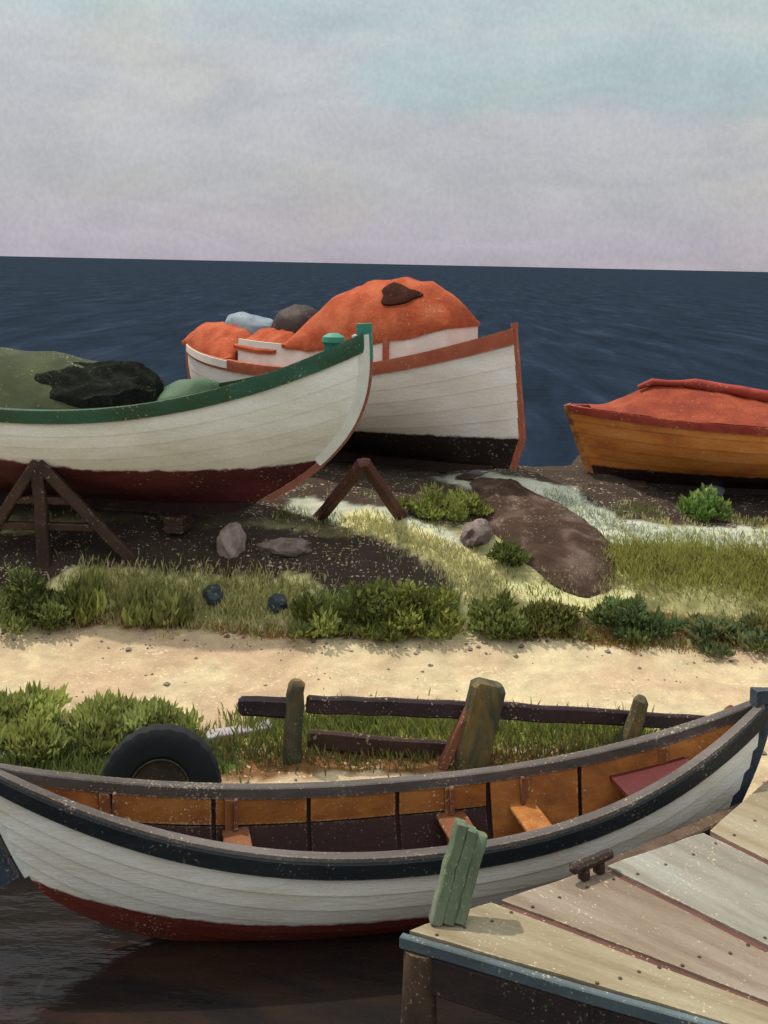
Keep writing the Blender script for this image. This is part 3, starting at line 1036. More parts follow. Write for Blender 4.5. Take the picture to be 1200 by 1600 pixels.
    dm, ev = dome('cabin_roof', -0.11, 0.735, 0.93, 0.33, M['orange'], 0.46, 2.2, sag=0.045)
    dome('stern_cover', -0.985, -0.44, 0.42, 0.05, M['orange'], 0.55, 3.0, over=0.20)
    dome('deck_hood', -0.45, -0.15, 0.30, 0.24, M['orange'], 0.5, 3.0)
    # dark hatch on the near slope of the roof
    v, f = [], []
    n = 24
    for dz, sc in ((-0.03, 1.0), (0.022, 1.0), (0.032, 0.86), (0.032, 0.5), (0.032, 0.05)):
        for k in range(n):
            a = 2 * math.pi * k / n
            rr = sc * (1 + 0.14 * math.sin(3 * a + 1) + 0.07 * math.sin(5 * a))
            p = ev(0.68 + 0.115 * rr * math.cos(a), -0.60 + 0.15 * rr * math.sin(a))
            v.append((p.x, p.y - dz * 0.6, p.z + dz))
    for q in range(4):
        for k in range(n):
            f.append((q * n + k, q * n + (k + 1) % n, (q + 1) * n + (k + 1) % n, (q + 1) * n + k))
    f.append(tuple(range(4 * n, 5 * n)))
    recalc(mesh('hatch', v, f, M['hatch'], dm, 40))
    return H, r_


HO, OB = orange_boat()
tag(heap('net_bundle', M['dark_brown'], HO, OB, -0.40, -0.12, 0.36, 0.46, 2.2, 1.34, 0.10, 22, 16, 0.09, 0.6), 'dark brown bundle at the left end of the orange domed roof', 'bundle')
tag(heap('canvas_roll', M['bluegrey'], HO, OB, -0.74, -0.42, 0.26, 0.16, 6.4, 1.42, 0.20, 24, 14, 0.04, 0.7), 'blue-grey canvas roll on the stern of the orange decked boat', 'canvas')


# ---- the orange-brown boat at right with its red cover
def right_boat():
    L = 6.6
    d = Vector((-0.995, 0.09)).normalized()      # the bow points left
    loc, rz = aim((2.66, 15.95), d, L)
    r_ = empty('rowing_boat', loc, rz)
    tag(r_, 'orange-brown boat with red gunwale and dark bottom, at the right edge on the bank', 'boat')
    sheer = lambda s: 2.54 + 0.12 * max(0, s) ** 2 + 0.15 * max(0, -s) ** 2
    keel = lambda s: 1.58 + 0.04 * s * s
    H = Hull(L, 1.9, sheer, keel, lambda t: -0.38 * (1 - t), lambda t: -0.3 * (1 - t), plan=2.4, vmid=2.8, vend=1.7, laps=6, lap=0.008)
    H.shell('hull', M['orange_hull'], r_, lambda s: 1.84)
    H.inner('inner_hull', M['maroon'], r_, -0.04, 0.15)
    for side in (-1, 1):
        H.strip('gunwale', M['tarp_red'], r_, side, [(0.93, 0.004, 0), (0.93, 0.03, 0), (1.0, 0.04, 0.0), (1.0, 0.035, 0.035), (1.0, -0.06, 0.035), (1.0, -0.06, -0.02)])
    H.post('stem_post', M['orange_hull'], r_, 1.0, 0.09, 0.05, 0.05, 0.03)
    H.post('stern_post', M['orange_hull'], r_, -1.0, 0.09, 0.05, 0.05, 0.03)
    H.keelbar('keel', M['dark_brown'], r_, 0.11, 0.10)
    return H, r_


HR, RB = right_boat()


def red_cover():
    v, f = [], []
    n, m_ = 46, 20
    for i in range(n + 1):
        s = 0.90 - 1.75 * i / n
        hgt = 0.40 * (1 - smooth(0.60, 0.90, s)) * (0.22 + 0.78 * smooth(-0.35, 0.55, s))
        for j in range(m_ + 1):
            t = -1 + 2 * j / m_
            b = HR.b(s) + 0.015
            y = t * b
            z = HR.sheer(s) + 0.045 + hgt * (1 - abs(t) ** 1.25) + 0.030 * mnoise.noise((s * 9, t * 2, 1.1)) - 0.05 * (1 - t * t) * abs(mnoise.noise((s * 14, t * 3, 1.1)))
            v.append(to_world(RB, (s * HR.L / 2, y, z)))
    w = m_ + 1
    for i in range(n):
        for j in range(m_):
            f.append((i * w + j, (i + 1) * w + j, (i + 1) * w + j + 1, i * w + j + 1))
    c = to_world(RB, (0, 0, HR.sheer(0)))
    k0 = len(v)
    for p in list(v):
        v.append(p - Vector((0, 0, 0.012)))
    for q in [tuple(reversed([i + k0 for i in fc])) for fc in f]:
        f.append(q)
    e = empty('tarpaulin', c)
    tag(e, 'rust-red tarpaulin tented over the orange-brown boat', 'tarpaulin')
    recalc(mesh('sheet', [p - c for p in v], f, M['tarp_rust'], e, 50))
    mb = MB()
    pts = []
    for i in range(26):
        s = 0.70 - 1.5 * i / 25
        hgt = 0.40 * (1 - smooth(0.60, 0.90, s)) * (0.22 + 0.78 * smooth(-0.35, 0.55, s))
        pts.append(to_world(RB, (s * HR.L / 2, 0.05 + 0.02 * math.sin(i), HR.sheer(s) + 0.075 + hgt + 0.012 * math.sin(i * 2.1))) - c)
    mb.tube(pts, [(0.035 + 0.05 * smooth(0, 6, i)) + 0.014 * math.sin(i * 1.7) for i in range(26)], 10)
    mb.build('rolled_ridge', M['tarp_red'], e, 50)


red_cover()


# ---- props and keel blocks
def prop(name, apex, feet, mat, w, label, cross=None):
    base = gp(*feet[0])
    c = Vector(((apex.x), (base.y), base.z))
    e = empty(name, c)
    tag(e, label, 'trestle', 'trestles under the boats')
    for ft in feet:
        g = gp(*ft) if not isinstance(ft, Vector) else ft
        mb = MB()
        mb.beam(g - c - Vector((0, 0, 0.05)), apex - c, w, w * 0.9, 0.015, 5, 0.008)
        mb.build('leg', mat, e)
    if cross:
        for t in cross:
            a = gp(*feet[0]).lerp(apex, t)
            b = gp(*feet[1]).lerp(apex, t)
            mb = MB()
            mb.beam(a - c, b - c, w * 0.8, w * 0.6, 0.012, 3, 0.006)
            mb.build('crossbar', mat, e)
    return e


prop('boat_trestle', at(568, 722, 13.05), [(497, 806), (628, 806)], M['prop'], 0.13, 'reddish brown A-shaped trestle under the bow of the green gunwale boat')
prop('boat_trestle', at(60, 722, 12.75), [(-40, 868), (210, 872), (70, 880)], M['prop2'], 0.14, 'broad brown trestle leaning on the hull at the left edge', (0.32, 0.6))


def block(name, c, size, rz, mat, label):
    e = empty(name, (c[0], c[1], c[2]), rz)
    tag(e, label, 'block')
    h = size[2] / 2
    for k in range(2):
        mb = MB()
        mb.beam((-size[0] / 2 + 0.03 * k, 0.02 * k, h * (k + 0.5)), (size[0] / 2 - 0.04 * k, -0.02 * k, h * (k + 0.5)), size[1], h - 0.002, 0.012, 3, 0.004)
        mb.build('timber', mat, e)
    return e


def keel_block(H, parent, s, label):
    p = to_world(parent, H.pt(s, 0, 1, raw=True))
    zb = p.z - 0.11
    q = to_world(parent, (s * H.L / 2, 0, 0))
    g = ground_z(q.x, q.y)
    block('keel_block', (q.x, q.y, g - 0.04), (0.7, 0.24, max(0.06, zb - g + 0.05)), parent.rotation_euler.z + math.pi / 2, M['prop2'], label)


keel_block(HG, GB, 0.42, 'squared timber block under the keel of the green gunwale boat')
keel_block(HO, OB, 0.80, 'timber block under the bow keel of the orange decked boat')
keel_block(HR, RB, 0.70, 'timber block under the left end of the orange-brown boat')


# ------------------------------------------------------------------ dock
def build_dock():
    Z = 0.70
    o = at_z(628, 1452, Z)
    e = empty('dock', (o.x, o.y, 0))
    tag(e, 'bleached plank dock at lower right beside the moored boat', 'dock')
    lines = [((628, 1452), (1150, 1602)), ((772, 1404), (1200, 1566)), ((940, 1350), (1200, 1480)), ((1103, 1296), (1200, 1345)), ((1200, 1214), (1290, 1240))]
    P0 = [at_z(*a, Z) for a, b in lines]
    D = [(at_z(*b, Z) - at_z(*a, Z)).normalized() for a, b in lines]
    th = 0.055
    for i in range(4):
        a0, d0, a1, d1 = P0[i], D[i], P0[i + 1], D[i + 1]
        Ln = 5.0
        n = 26
        gap = 0.034
        v, f = [], []
        rows = []
        ax = (d0 + d1).normalized()
        c0 = a0.copy()
        ang = math.atan2(ax.y, ax.x)
        for k in range(n + 1):
            t = Ln * (k / n) ** 1.3
            p, q = a0 + d0 * t, a1 + d1 * t
            w = (q - p).normalized()
            jl = 0.012 * mnoise.noise((t * 2.2, i * 3.0, 0.5))
            jr = 0.012 * mnoise.noise((t * 2.2, i * 3.0, 5.5))
            p = p + w * (gap + jl)
            q = q - w * (gap + jr)
            if k == 0:
                p = p + d0 * 0.02
                q = q + d1 * 0.01
            wl = (q - p).length
            row = []
            for m_ in range(7):
                u = m_ / 6
                r2 = p.lerp(q, u)
                cup = -0.010 * (1 - (2 * u - 1) ** 2) + 0.004 * mnoise.noise((t * 1.5, u * 4, i * 2.0))
                row.append(Vector((r2.x, r2.y, Z + cup - (0.012 if m_ in (0, 6) else 0))))
            rows.append(row)
        bot = [[Vector((x.x, x.y, Z - th)) for x in r_] for r_ in rows]
        R2 = Matrix.Rotation(-ang, 4, 'Z')
        for r_ in rows:
            v += [R2 @ (x - c0) for x in r_]
        k0 = len(v)
        for r_ in bot:
            v += [R2 @ (r_[0] - c0), R2 @ (r_[6] - c0)]
        for k in range(n):
            for m_ in range(6):
                f.append((k * 7 + m_, (k + 1) * 7 + m_, (k + 1) * 7 + m_ + 1, k * 7 + m_ + 1))
            f.append((k * 7, k0 + k * 2, k0 + (k + 1) * 2, (k + 1) * 7))
            f.append((k * 7 + 6, (k + 1) * 7 + 6, k0 + (k + 1) * 2 + 1, k0 + k * 2 + 1))
            f.append((k0 + k * 2, k0 + k * 2 + 1, k0 + (k + 1) * 2 + 1, k0 + (k + 1) * 2))
        f.append(tuple([m_ for m_ in range(7)] + [k0 + 1, k0]))
        f.append(tuple([n * 7 + m_ for m_ in range(6, -1, -1)] + [k0 + n * 2, k0 + n * 2 + 1]))
        pl = recalc(mesh('plank', v, f, M['deck%d' % i], e, 40))
        pl.location = c0 - Vector(e.location)
        pl.rotation_euler = (0, 0, ang)
    off = Vector(e.location)
    nails = MB()
    for i in range(4):
        for t in (0.16, 1.1, 2.2):
            for u in (0.10, 0.36, 0.64, 0.90):
                p = (P0[i] + D[i] * (t + 0.05 * random.random())).lerp(P0[i + 1] + D[i + 1] * (t + 0.05 * random.random()), u)
                ring = [Vector((0.011 * math.cos(k * math.pi / 4), 0.011 * math.sin(k * math.pi / 4), 0)) for k in range(8)]
                q = Vector((p.x, p.y, Z - 0.004)) - off
                nails.add([q + r2 + Vector((0, 0, -0.02)) for r2 in ring] + [q + r2 for r2 in ring], [(k, (k + 1) % 8, 8 + (k + 1) % 8, 8 + k) for k in range(8)] + [tuple(range(8, 16))])
    no = nails.build('nail_heads', M['rim'], e)
    no['kind'] = 'stuff'
    d0 = D[0]
    nrm = Vector((d0.y, -d0.x, 0))          # towards the open water in front
    a = P0[0]
    # edge board (blue-grey) and dark beam below it
    mb = MB()
    mb.beam(a + nrm * 0.015 + Vector((0, 0, -0.055)) - off, a + d0 * 5 + nrm * 0.015 + Vector((0, 0, -0.055)) - off, 0.05, 0.075, 0.008, 14, 0.004)
    mb.build('edge_board', M['fascia_blue'], e)
    mb = MB()
    mb.beam(a + d0 * 0.05 - nrm * 0.05 + Vector((0, 0, -0.22)) - off, a + d0 * 5 - nrm * 0.05 + Vector((0, 0, -0.22)) - off, 0.14, 0.22, 0.012, 10, 0.004)
    mb.build('beam', M['fascia'], e)
    back = (P0[4] - P0[0]).normalized()
    mb = MB()
    mb.beam(a + back * 0.05 + d0 * 0.10 + Vector((0, 0, -0.18)) - off, P0[4] + d0 * 0.10 + Vector((0, 0, -0.18)) - off, 0.12, 0.20, 0.012, 10, 0.004)
    mb.build('beam', M['pile'], e)
    for i in (1, 2, 3):
        mb = MB()
        q0, q1 = P0[i] + D[i] * 0.05, P0[i] + D[i] * 4.9
        mb.beam(q0 + Vector((0, 0, -0.050)) - off, q1 + Vector((0, 0, -0.050)) - off, 0.10, 0.05, 0.004, 8, 0.002)
        mb.build('batten', M['joint'], e)
    # joists seen in the gaps between planks
    for t in (1.1, 2.2, 3.4):
        mb = MB()
        q0, q1 = P0[0] + D[0] * t, P0[4] + D[4] * t
        mb.beam(q0 + Vector((0, 0, -0.15)) - off, q1 + Vector((0, 0, -0.15)) - off, 0.12, 0.14, 0.01, 4, 0.003)
        mb.build('joist', M['fascia'], e)
    for q in (a + d0 * 0.12 - nrm * 0.02, a + d0 * 2.6 - nrm * 0.1, a + back * 2.0 + d0 * 0.25, P0[4] + d0 * 0.3):
        mb = MB()
        q = Vector((q.x, q.y, 0)) - Vector((off.x, off.y, 0))
        mb.tube([q + Vector((0.01 * math.sin(k), 0.01 * math.cos(k * 2), -0.9 + 1.5 * k / 6)) for k in range(7)], [0.105, 0.11, 0.10, 0.105, 0.11, 0.10, 0.10], 14)
        mb.build('pile', M['pile'], e)
    return P0, D


DP, DD = build_dock()


def mooring_post():
    b = at_z(698, 1441, 0.690)
    c = Vector(b)
    top = at(737, 1294, b.y + 0.12)
    e = empty('mooring_post', c)
    tag(e, 'short leaning grey-green mooring post standing on the dock corner', 'post')
    ax = (top - b)
    u = ax.normalized()
    side = Vector((u.z, 0, -u.x))
    for o_, l, w_, dy in ((-0.070, 0.020, 0.076, 0.0), (0.0, 0.005, 0.070, -0.003), (0.068, -0.012, 0.070, 0.002)):
        mb = MB()
        q = side * o_ + Vector((0, dy, 0))
        mb.beam(q - u * (q.z / u.z), q + ax + u * l, 0.13, w_, 0.010, 9, 0.005, 0.96, up=tuple(side))
        mb.build('stave', M['moss_post'], e)


mooring_post()


def cleat():
    c = at_z(924, 1366, 0.70)
    d = (DP[4] - DP[0]).normalized()
    e = empty('dock_cleat', c, math.atan2(d.y, d.x))
    tag(e, 'small dark brown wooden cleat on the back edge of the dock', 'cleat')
    for x in (-0.07, 0.07):
        mb = MB()
        mb.beam((x, 0, -0.012), (x, 0, 0.06), 0.06, 0.07, 0.01)
        mb.build('foot', M['dark_brown'], e)
    mb = MB()
    mb.beam((-0.19, 0, 0.085), (0.19, 0, 0.085), 0.075, 0.06, 0.02, 4, 0.002)
    mb.build('horn', M['dark_brown'], e)


cleat()


# ------------------------------------------------------------------ fence, tyre, planks, stones
def fence():
    e = empty('fence', (0, 9.6, ground_z(0, 9.6)))
    off = Vector(e.location)
    tag(e, 'low broken timber fence with dark rail and leaning posts along the sandy track', 'fence')
    D = 9.62
    A, B_, C_ = at(372, 1102, D), at(700, 1106, D + 0.05), at(1150, 1133, 10.25)
    mb = MB()
    mb.beam(A - off, at(462, 1106, D) - off, 0.07, 0.17, 0.05, 3, 0.006, 1.1)
    mb.build('rail', M['rail'], e)
    mb = MB()
    mb.beam(at(478, 1100, D) - off, at(735, 1110, D + 0.06) - off, 0.07, 0.15, 0.02, 8, 0.007)
    mb.build('rail', M['rail'], e)
    mb = MB()
    mb.beam(at(765, 1110, D + 0.08) - off, C_ - off, 0.07, 0.15, 0.02, 10, 0.008, 0.8)
    mb.build('rail', M['rail'], e)
    for (top, bot, w, d, dd, tp, mt) in (((463, 1062), (457, 1192), 0.17, 0.15, 0.0, 0.85, 'post'), ((764, 1066), (733, 1200), 0.30, 0.20, 0.02, 1.0, 'post'),
                                         ((1004, 1088), (975, 1175), 0.17, 0.13, 0.32, 0.75, 'post'), ((1141, 1102), (1136, 1140), 0.09, 0.08, 0.62, 0.9, 'ochre')):
        p1 = at(*top, D + dd - 0.02)
        p0 = at(*bot, D + dd - 0.02)
        g = ground_z(p0.x, p0.y)
        p0 = p0 + (p0 - p1) * ((p0.z - g + 0.12) / max(0.05, (p1.z - p0.z)))
        mb = MB()
        mb.beam(p0 - off, p1 - off, w, d, 0.04, 7, 0.010, tp, up=(0, 1, 0))
        mb.build('post', M[mt], e)
    p0, p1 = at(688, 1205, D - 0.05), at(738, 1100, D - 0.02)
    p0.z = ground_z(p0.x, p0.y) - 0.03
    mb = MB()
    mb.beam(p0 - off, p1 - off, 0.10, 0.08, 0.012, 4, 0.006)
    mb.build('brace', M['brace'], e)
    # dirt shadow under the fence, shaped as a fallen bar
    g0, g1 = at(480, 1165, 9.75), at(700, 1180, 9.72)
    g0.z, g1.z = ground_z(g0.x, g0.y) + 0.10, ground_z(g1.x, g1.y) + 0.05
    mb = MB()
    mb.beam(g0 - off, g1 - off, 0.06, 0.17, 0.02, 6, 0.008)
    mb.build('dirt_shadow_bar', M['prop2'], e)


fence()


def tyre():
    c = at(250, 1242, 9.0)
    c.z = ground_z(c.x, c.y)
    Rr, w = 0.49, 0.20
    ctr = at(250, 1232, 9.0)
    zc = ctr.z - c.z
    e = empty('tyre', c, 0, (R(-8), 0, R(6)))
    tag(e, 'black worn tyre standing on the shore behind the moored boat', 'tyre')
    prof = [(0.24, -0.075), (0.27, -0.10), (0.36, -0.115), (0.43, -0.108), (0.475, -0.085), (0.487, -0.05), (0.49, 0), (0.487, 0.05), (0.475, 0.085), (0.43, 0.108), (0.36, 0.115), (0.27, 0.10), (0.24, 0.075), (0.23, 0.0)]
    n = 72
    v, f = [], []
    for i in range(n):
        a = 2 * math.pi * i / n
        g = 0.010 if i % 3 == 0 else 0.0
        for r_, y in prof:
            rr = r_ - (g if r_ > 0.47 else 0)
            v.append((rr * math.cos(a), y, zc + rr * math.sin(a)))
    k = len(prof)
    for i in range(n):
        for j in range(k):
            f.append((i * k + j, i * k + (j + 1) % k, ((i + 1) % n) * k + (j + 1) % k, ((i + 1) % n) * k + j))
    recalc(mesh('tread', v, f, M['rubber'], e, 30))
    prof2 = [(0.245, -0.08), (0.235, -0.085), (0.215, -0.04), (0.07, -0.025), (0.06, -0.05), (0.0005, -0.05), (0.0005, 0.02), (0.23, 0.03), (0.245, 0.07)]
    v, f = [], []
    n = 40
    k = len(prof2)
    for i in range(n):
        a = 2 * math.pi * i / n
        for r_, y in prof2:
            v.append((r_ * math.cos(a), y, zc + r_ * math.sin(a)))
    for i in range(n):
        for j in range(k - 1):
            f.append((i * k + j, i * k + j + 1, ((i + 1) % n) * k + j + 1, ((i + 1) % n) * k + j))
    recalc(mesh('wheel_rim', v, f, M['rim'], e, 30))


tyre()


def loose_plank(p0, p1, w, h, mat, label):
    a, b = gp(*p0), gp(*p1)
    a.z += h / 2 + 0.01
    b.z += h / 2 + 0.01
    c = (a + b) / 2
    mb = MB()
    mb.beam(a - c, b - c, w, h, 0.008, 5, 0.004)
    o = mb.build('loose_plank', M[mat])
    o.location = c
    tag(o, label, 'plank')


loose_plank((322, 1158), (424, 1140), 0.16, 0.05, 'lilac_plank', 'short lilac-grey plank lying between the tyre and the fence')
loose_plank((-30, 1196), (150, 1160), 0.10, 0.05, 'lilac_plank', 'long grey plank lying at the left edge below the bush')


def stone(px, py, rx, ry, rz, mat, label, seed, group=None, lift=0.35):
    g = gp(px, py)
    bm = bmesh.new()
    bmesh.ops.create_icosphere(bm, subdivisions=3, radius=1.0)
    for v in bm.verts:
        d = v.co.normalized()
        k = 1 + 0.28 * mnoise.noise(d * 1.6 + Vector((seed, 0, 0))) + 0.12 * mnoise.noise(d * 4 + Vector((0, seed, 0)))
        v.co = Vector((d.x * rx * k, d.y * ry * k, d.z * rz * k))
        if v.co.z < -rz * 0.6:
            v.co.z = -rz * 0.6
    me = bpy.data.meshes.new('stone')
    bm.to_mesh(me)
    bm.free()
    for p in me.polygons:
        p.use_smooth = True
    me.set_sharp_from_angle(angle=R(24))
    me.materials.append(M[mat])
    o = bpy.data.objects.new('stone', me)
    C.objects.link(o)
    o.location = g + Vector((0, 0, rz * lift))
    o.rotation_euler = (0, 0, seed)
    tag(o, label, 'stone', group)


stone(362, 862, 0.17, 0.15, 0.24, 'pink_stone', 'upright pale pink stone below the white hull', 0.3)
stone(448, 862, 0.33, 0.16, 0.12, 'brown_stone', 'long flat pinkish stone right of the upright pale one', 0.05)
stone(332, 938, 0.13, 0.11, 0.13, 'dark_stone', 'dark blue-black stone on the pale grass, left of two', 2.0)
stone(434, 952, 0.12, 0.10, 0.12, 'dark_stone', 'dark blue-black stone on the pale grass, right of two, near the big bush', 3.0)
stone(1112, 772, 0.26, 0.16, 0.15, 'grey_stone', 'lilac-grey stone behind the bright green clump under the orange-brown boat', 1.0)
stone(745, 842, 0.30, 0.18, 0.16, 'brown_stone', 'broad pinkish stone at the near edge of the brown shadow mound', 4.4)


# ------------------------------------------------------------------ vegetation
def leafy(name, c, rx, ry, h, cols, n, label, seed, leaf=0.07, cat='bush', group='bushes on the bank', spiky=0.3, lean=(0, 0)):
    rnd = random.Random(seed)
    e = empty(name, c)
    tag(e, label, cat, group)
    mb = MB()
    clumps = []
    for k in range(int(10 + rx * 26)):
        a, rr = rnd.uniform(0, 2 * math.pi), math.sqrt(rnd.random())
        x, y = rr * rx * math.cos(a) * 1.25, rr * ry * math.sin(a) * 1.1
        hh = h * 0.85 * (1 - 0.55 * rr * rr) * rnd.choice((0.35, 0.55, 0.8, 1.0, 1.2))
        gz = ground_z(c.x + x, c.y + y) - c.z
        clumps.append((x, y, gz, hh, rnd.uniform(0.6, 1.5), rnd.uniform(0, 1)))
        mb.tube([(x * 0.2, y * 0.2, ground_z(c.x + x * 0.2, c.y + y * 0.2) - c.z - 0.05), (x * 0.85, y * 0.85, gz + hh * 0.5), (x + lean[0] * hh, y + lean[1] * hh, gz + hh * 1.05)], [0.010, 0.007, 0.003], 5)
    mb.build('stem', M['stem'], e)
    v, f, cl = [], [], []
    for i in range(int(n * 1.15)):
        x0, y0, gz, hh, br, hue = rnd.choice(clumps)
        sp = 0.30 * min(rx, ry) + 0.05
        blade = rnd.random() < 0.16
        while True:
            q = Vector((rnd.uniform(-1, 1), rnd.uniform(-1, 1), rnd.uniform(-1, 1)))
            if q.length < 1:
                break
        x, y = x0 + q.x * sp, y0 + q.y * sp
        z = gz + hh * (0.5 + 0.5 * q.z) + 0.01
        x += lean[0] * z
        y += lean[1] * z
        d = Vector((q.x * (1 - spiky) + rnd.uniform(-.3, .3), q.y * (1 - spiky) + rnd.uniform(-.3, .3), 0.25 + spiky * 1.2 + rnd.uniform(-.35, .3))).normalized()
        sd_ = d.cross(Vector((rnd.uniform(-1, 1), rnd.uniform(-1, 1), rnd.uniform(-1, 1)))).normalized()
        l = leaf * rnd.uniform(0.5, 1.5)
        wd = l * (0.32 - 0.16 * spiky)
        if blade:
            d = (d + Vector((0, 0, 1.2))).normalized()
            l *= 1.5
            wd *= 0.7
        p = Vector((x, y, z))
        nrm = d.cross(sd_)
        k = len(v)
        v += [p, p + d * l * 0.5 + sd_ * wd + nrm * l * 0.05, p + d * l - nrm * l * 0.12, p + d * l * 0.5 - sd_ * wd + nrm * l * 0.05]
        f += [(k, k + 1, k + 2), (k, k + 2, k + 3)]
        u = min(1, max(0, hue * 0.6 + rnd.random() * 0.4))
        ci = cols[0] if len(cols) == 1 else [a + (b - a) * u for a, b in zip(cols[0], cols[1])]
        b_ = br * rnd.uniform(0.8, 1.2)
        cl += [[w * b_ for w in ci]] * 4
    mesh('foliage', v, f, M['leaf'], e, None, cols=cl)
    return e


DG, MG, LG, OG, YG, BG = (0.145, 0.17, 0.05), (0.235, 0.255, 0.065), (0.29, 0.32, 0.10), (0.27, 0.275, 0.065), (0.44, 0.42, 0.18), (0.16, 0.34, 0.07)
leafy('bush', gp(560, 985), 0.55, 0.32, 0.46, (DG, MG), 3000, 'largest dense green bush in the middle of the bank', 11)
leafy('bush', gp(655, 980), 0.34, 0.26, 0.44, (MG, OG), 1600, 'olive green bush adjoining the largest bush on its right', 12)
leafy('bush', gp(785, 988), 0.26, 0.2, 0.36, (DG, (0.16, 0.18, 0.05)), 1300, 'dark green bush below the tip of the brown shadow mound', 13)
leafy('bush', gp(870, 985), 0.26, 0.18, 0.22, (DG, (0.16, 0.12, 0.035)), 900, 'low brownish green bush right of the dark one below the mound', 14)
leafy('bush', gp(990, 985), 0.38, 0.22, 0.28, (DG, (0.11, 0.165, 0.07)), 1500, 'deep green low bush below the olive grass at right', 15)
leafy('bush', gp(1140, 1005), 0.55, 0.24, 0.26, ((0.10, 0.16, 0.085), (0.22, 0.19, 0.06)), 1900, 'wide bluish green bush at the right edge above the track', 16)
leafy('bush', gp(690, 800), 0.40, 0.25, 0.30, (MG, (0.17, 0.19, 0.05)), 1500, 'green bush in front of the dark bottom of the orange decked boat', 17)
leafy('bush', gp(795, 880), 0.14, 0.12, 0.22, (DG, (0.10, 0.12, 0.035)), 500, 'small dark green tuft on the near side of the brown shadow mound', 18)
leafy('bush', gp(1102, 812), 0.24, 0.18, 0.40, (BG, LG), 900, 'bright green clump under the orange-brown boat', 19)
leafy('bush', gp(40, 970), 0.42, 0.26, 0.50, (DG, (0.14, 0.16, 0.055)), 1800, 'dark green bush at the left edge below the broad trestle', 20)
leafy('bush', gp(135, 965), 0.14, 0.12, 0.36, (LG, OG), 480, 'upright light green tuft beside the dark bush at left', 21, spiky=0.8, leaf=0.16)
leafy('bush', gp(230, 968), 0.36, 0.16, 0.22, (MG, YG), 900, 'loose yellow-green grass clump below the two dark stones', 22, spiky=0.7, leaf=0.13)
leafy('bush', gp(50, 1155), 0.62, 0.42, 0.30, (MG, LG), 4600, 'broad spiky green bush beside the sandy track at far left', 23, spiky=0.5, leaf=0.085, lean=(0.5, 0))
leafy('bush', gp(190, 1150), 0.42, 0.30, 0.20, (MG, (0.26, 0.29, 0.10)), 2400, 'low leaning green clump right of the broad spiky bush', 24, spiky=0.5, leaf=0.08, lean=(0.6, 0))


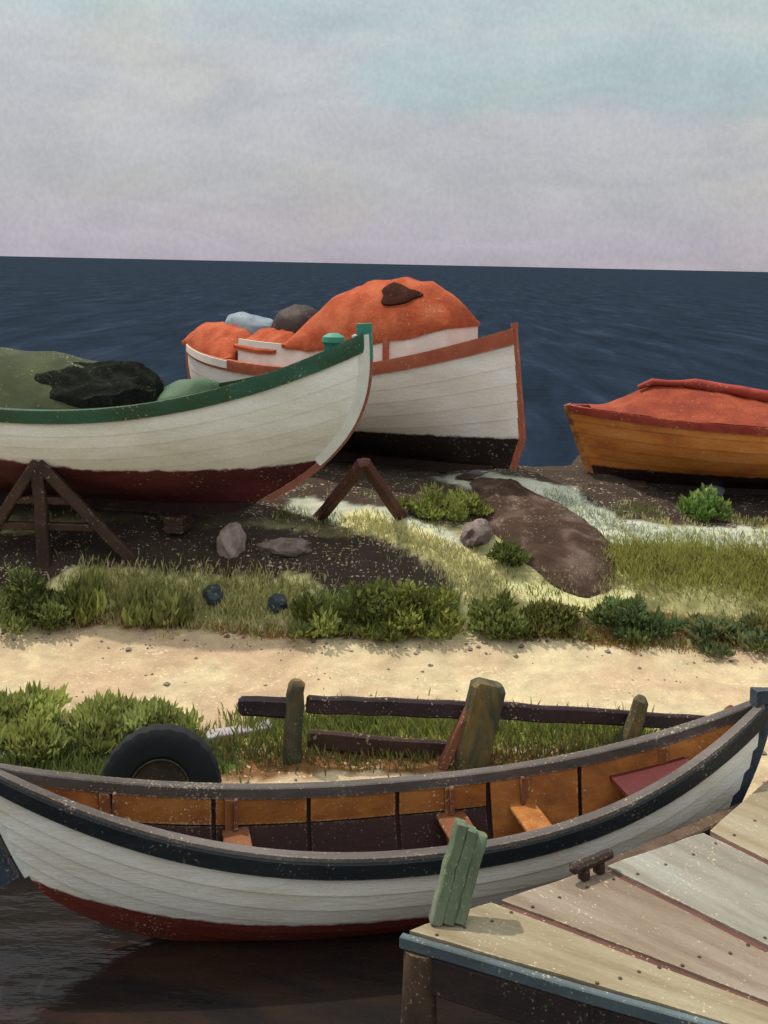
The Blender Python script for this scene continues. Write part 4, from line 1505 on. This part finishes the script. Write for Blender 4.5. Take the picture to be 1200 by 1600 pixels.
def grass():
    rnd = random.Random(5)
    v, f, cl = [], [], []

    def blade(x, y, h, w, col, lean=0.4):
        z = ground_z(x, y) - 0.01
        a = rnd.uniform(0, 2 * math.pi)
        dx, dy = math.cos(a) * lean * h * rnd.random(), math.sin(a) * lean * h * rnd.random()
        wx, wy = -math.sin(a + 1) * w, math.cos(a + 1) * w
        k = len(v)
        v.extend([(x - wx, y - wy, z), (x + wx, y + wy, z), (x + dx * 0.4 + wx * 0.6, y + dy * 0.4 + wy * 0.6, z + h * 0.6), (x + dx, y + dy, z + h)])
        f.extend([(k, k + 1, k + 2), (k, k + 2, k + 3)])
        b = rnd.uniform(0.75, 1.25)
        cl.extend([[q * b for q in col]] * 4)

    def lerp(a, b, t):
        return [p + (q - p) * t for p, q in zip(a, b)]

    PALEB, OLB, GRB = (0.66, 0.60, 0.30), (0.28, 0.29, 0.075), (0.13, 0.17, 0.05)
    # scattered over the bank, thinner on the painted shade and bare soil
    for _ in range(36000):
        x, y = rnd.uniform(-5.2, 6.2), rnd.uniform(11.8, 14.6)
        if y < 11.95 + 0.25 * mnoise.noise((x * 2, 3, 0)):
            continue
        n = mnoise.noise((x * 2.2, y * 2.2, 11)) + 0.4 * mnoise.noise((x * 7, y * 7, 3))
        soil_shade = min(seg_dist((x, y), a, b) for a, b in zip(BANDS_W[2][1], BANDS_W[2][1][1:]))
        if n < -0.05 or (y > 12.9 and n < 0.25 and x < 3.0) or (soil_shade < 0.50 and rnd.random() < 0.93):
            continue
        t = rnd.random()
        blade(x, y, rnd.uniform(0.03, 0.09), 0.006, lerp(PALEB, OLB, t * t) if n < 0.3 else lerp(OLB, GRB, t))
    bands = [([(110, 920), (300, 935), (480, 940)], 0.28, 5500, PALEB, OLB, 0.11), ([(970, 875), (1090, 885), (1250, 895)], 0.36, 9000, OLB, (0.36, 0.35, 0.10), 0.11),
             ([(560, 815), (660, 850), (745, 900), (770, 950)], 0.24, 4200, PALEB, (0.36, 0.36, 0.17), 0.08), ([(380, 1140), (560, 1130), (760, 1145), (1000, 1150)], 0.30, 5200, OLB, GRB, 0.13),
             ([(330, 1180), (560, 1180), (780, 1185), (1040, 1165)], 0.22, 3000, (0.20, 0.11, 0.05), GRB, 0.10), ([(-40, 1170), (150, 1180), (320, 1195)], 0.40, 4500, GRB, (0.13, 0.15, 0.05), 0.13),
             ([(120, 970), (300, 980), (600, 992)], 0.07, 1300, (0.24, 0.14, 0.06), PALEB, 0.07), ([(800, 985), (980, 1005), (1240, 1010)], 0.12, 1500, (0.20, 0.10, 0.04), OLB, 0.08),
             ([(860, 775), (980, 830), (1200, 855)], 0.28, 2600, (0.50, 0.53, 0.42), (0.34, 0.38, 0.26), 0.06)]
    for pts, w, cnt, c0, c1, hh in bands:
        g = [gp(*p) for p in pts]
        for _ in range(cnt):
            k = rnd.randrange(len(g) - 1)
            p = g[k].lerp(g[k + 1], rnd.random())
            x, y = p.x + rnd.gauss(0, w * 0.55), p.y + rnd.gauss(0, w * 0.55)
            if y < 9.0:
                continue
            blade(x, y, hh * rnd.uniform(0.4, 1.2), 0.007, lerp(c0, c1, rnd.random()), 0.6)
    o = mesh('grass', v, f, M['grass'], None, None, cols=cl)
    o['kind'] = 'stuff'
    o['label'] = 'dry and green grass growing over the bank and along the fence'
    o['category'] = 'grass'


grass()


def pebbles():
    rnd = random.Random(3)
    v, f = [], []
    octa = [(1, 0, 0), (0, 1, 0), (-1, 0, 0), (0, -1, 0), (0.1, 0.1, 0.8), (0, 0, -0.8)]
    of = [(0, 1, 4), (1, 2, 4), (2, 3, 4), (3, 0, 4), (1, 0, 5), (2, 1, 5), (3, 2, 5), (0, 3, 5)]
    for _ in range(520):
        x = rnd.uniform(-4.6, 5.4)
        y = rnd.choice((rnd.uniform(9.2, 12.0), rnd.uniform(11.6, 12.1), rnd.uniform(13.0, 16.0)))
        r_ = 0.012 + 0.03 * rnd.random() ** 4
        a = rnd.uniform(0, 6.28)
        k = len(v)
        z = ground_z(x, y) + r_ * 0.25
        for p in octa:
            q = [p[0] * r_ * rnd.uniform(0.7, 1.3), p[1] * r_ * rnd.uniform(0.6, 1.0), p[2] * r_ * 0.7]
            v.append((x + q[0] * math.cos(a) - q[1] * math.sin(a), y + q[0] * math.sin(a) + q[1] * math.cos(a), z + q[2]))
        f += [tuple(i + k for i in t) for t in of]
    o = mesh('pebbles', v, f, M['brown_stone'], None, 80)
    o['kind'] = 'stuff'
    o['label'] = 'small brown pebbles strewn over the sandy track and bank'
    o['category'] = 'pebbles'


pebbles()
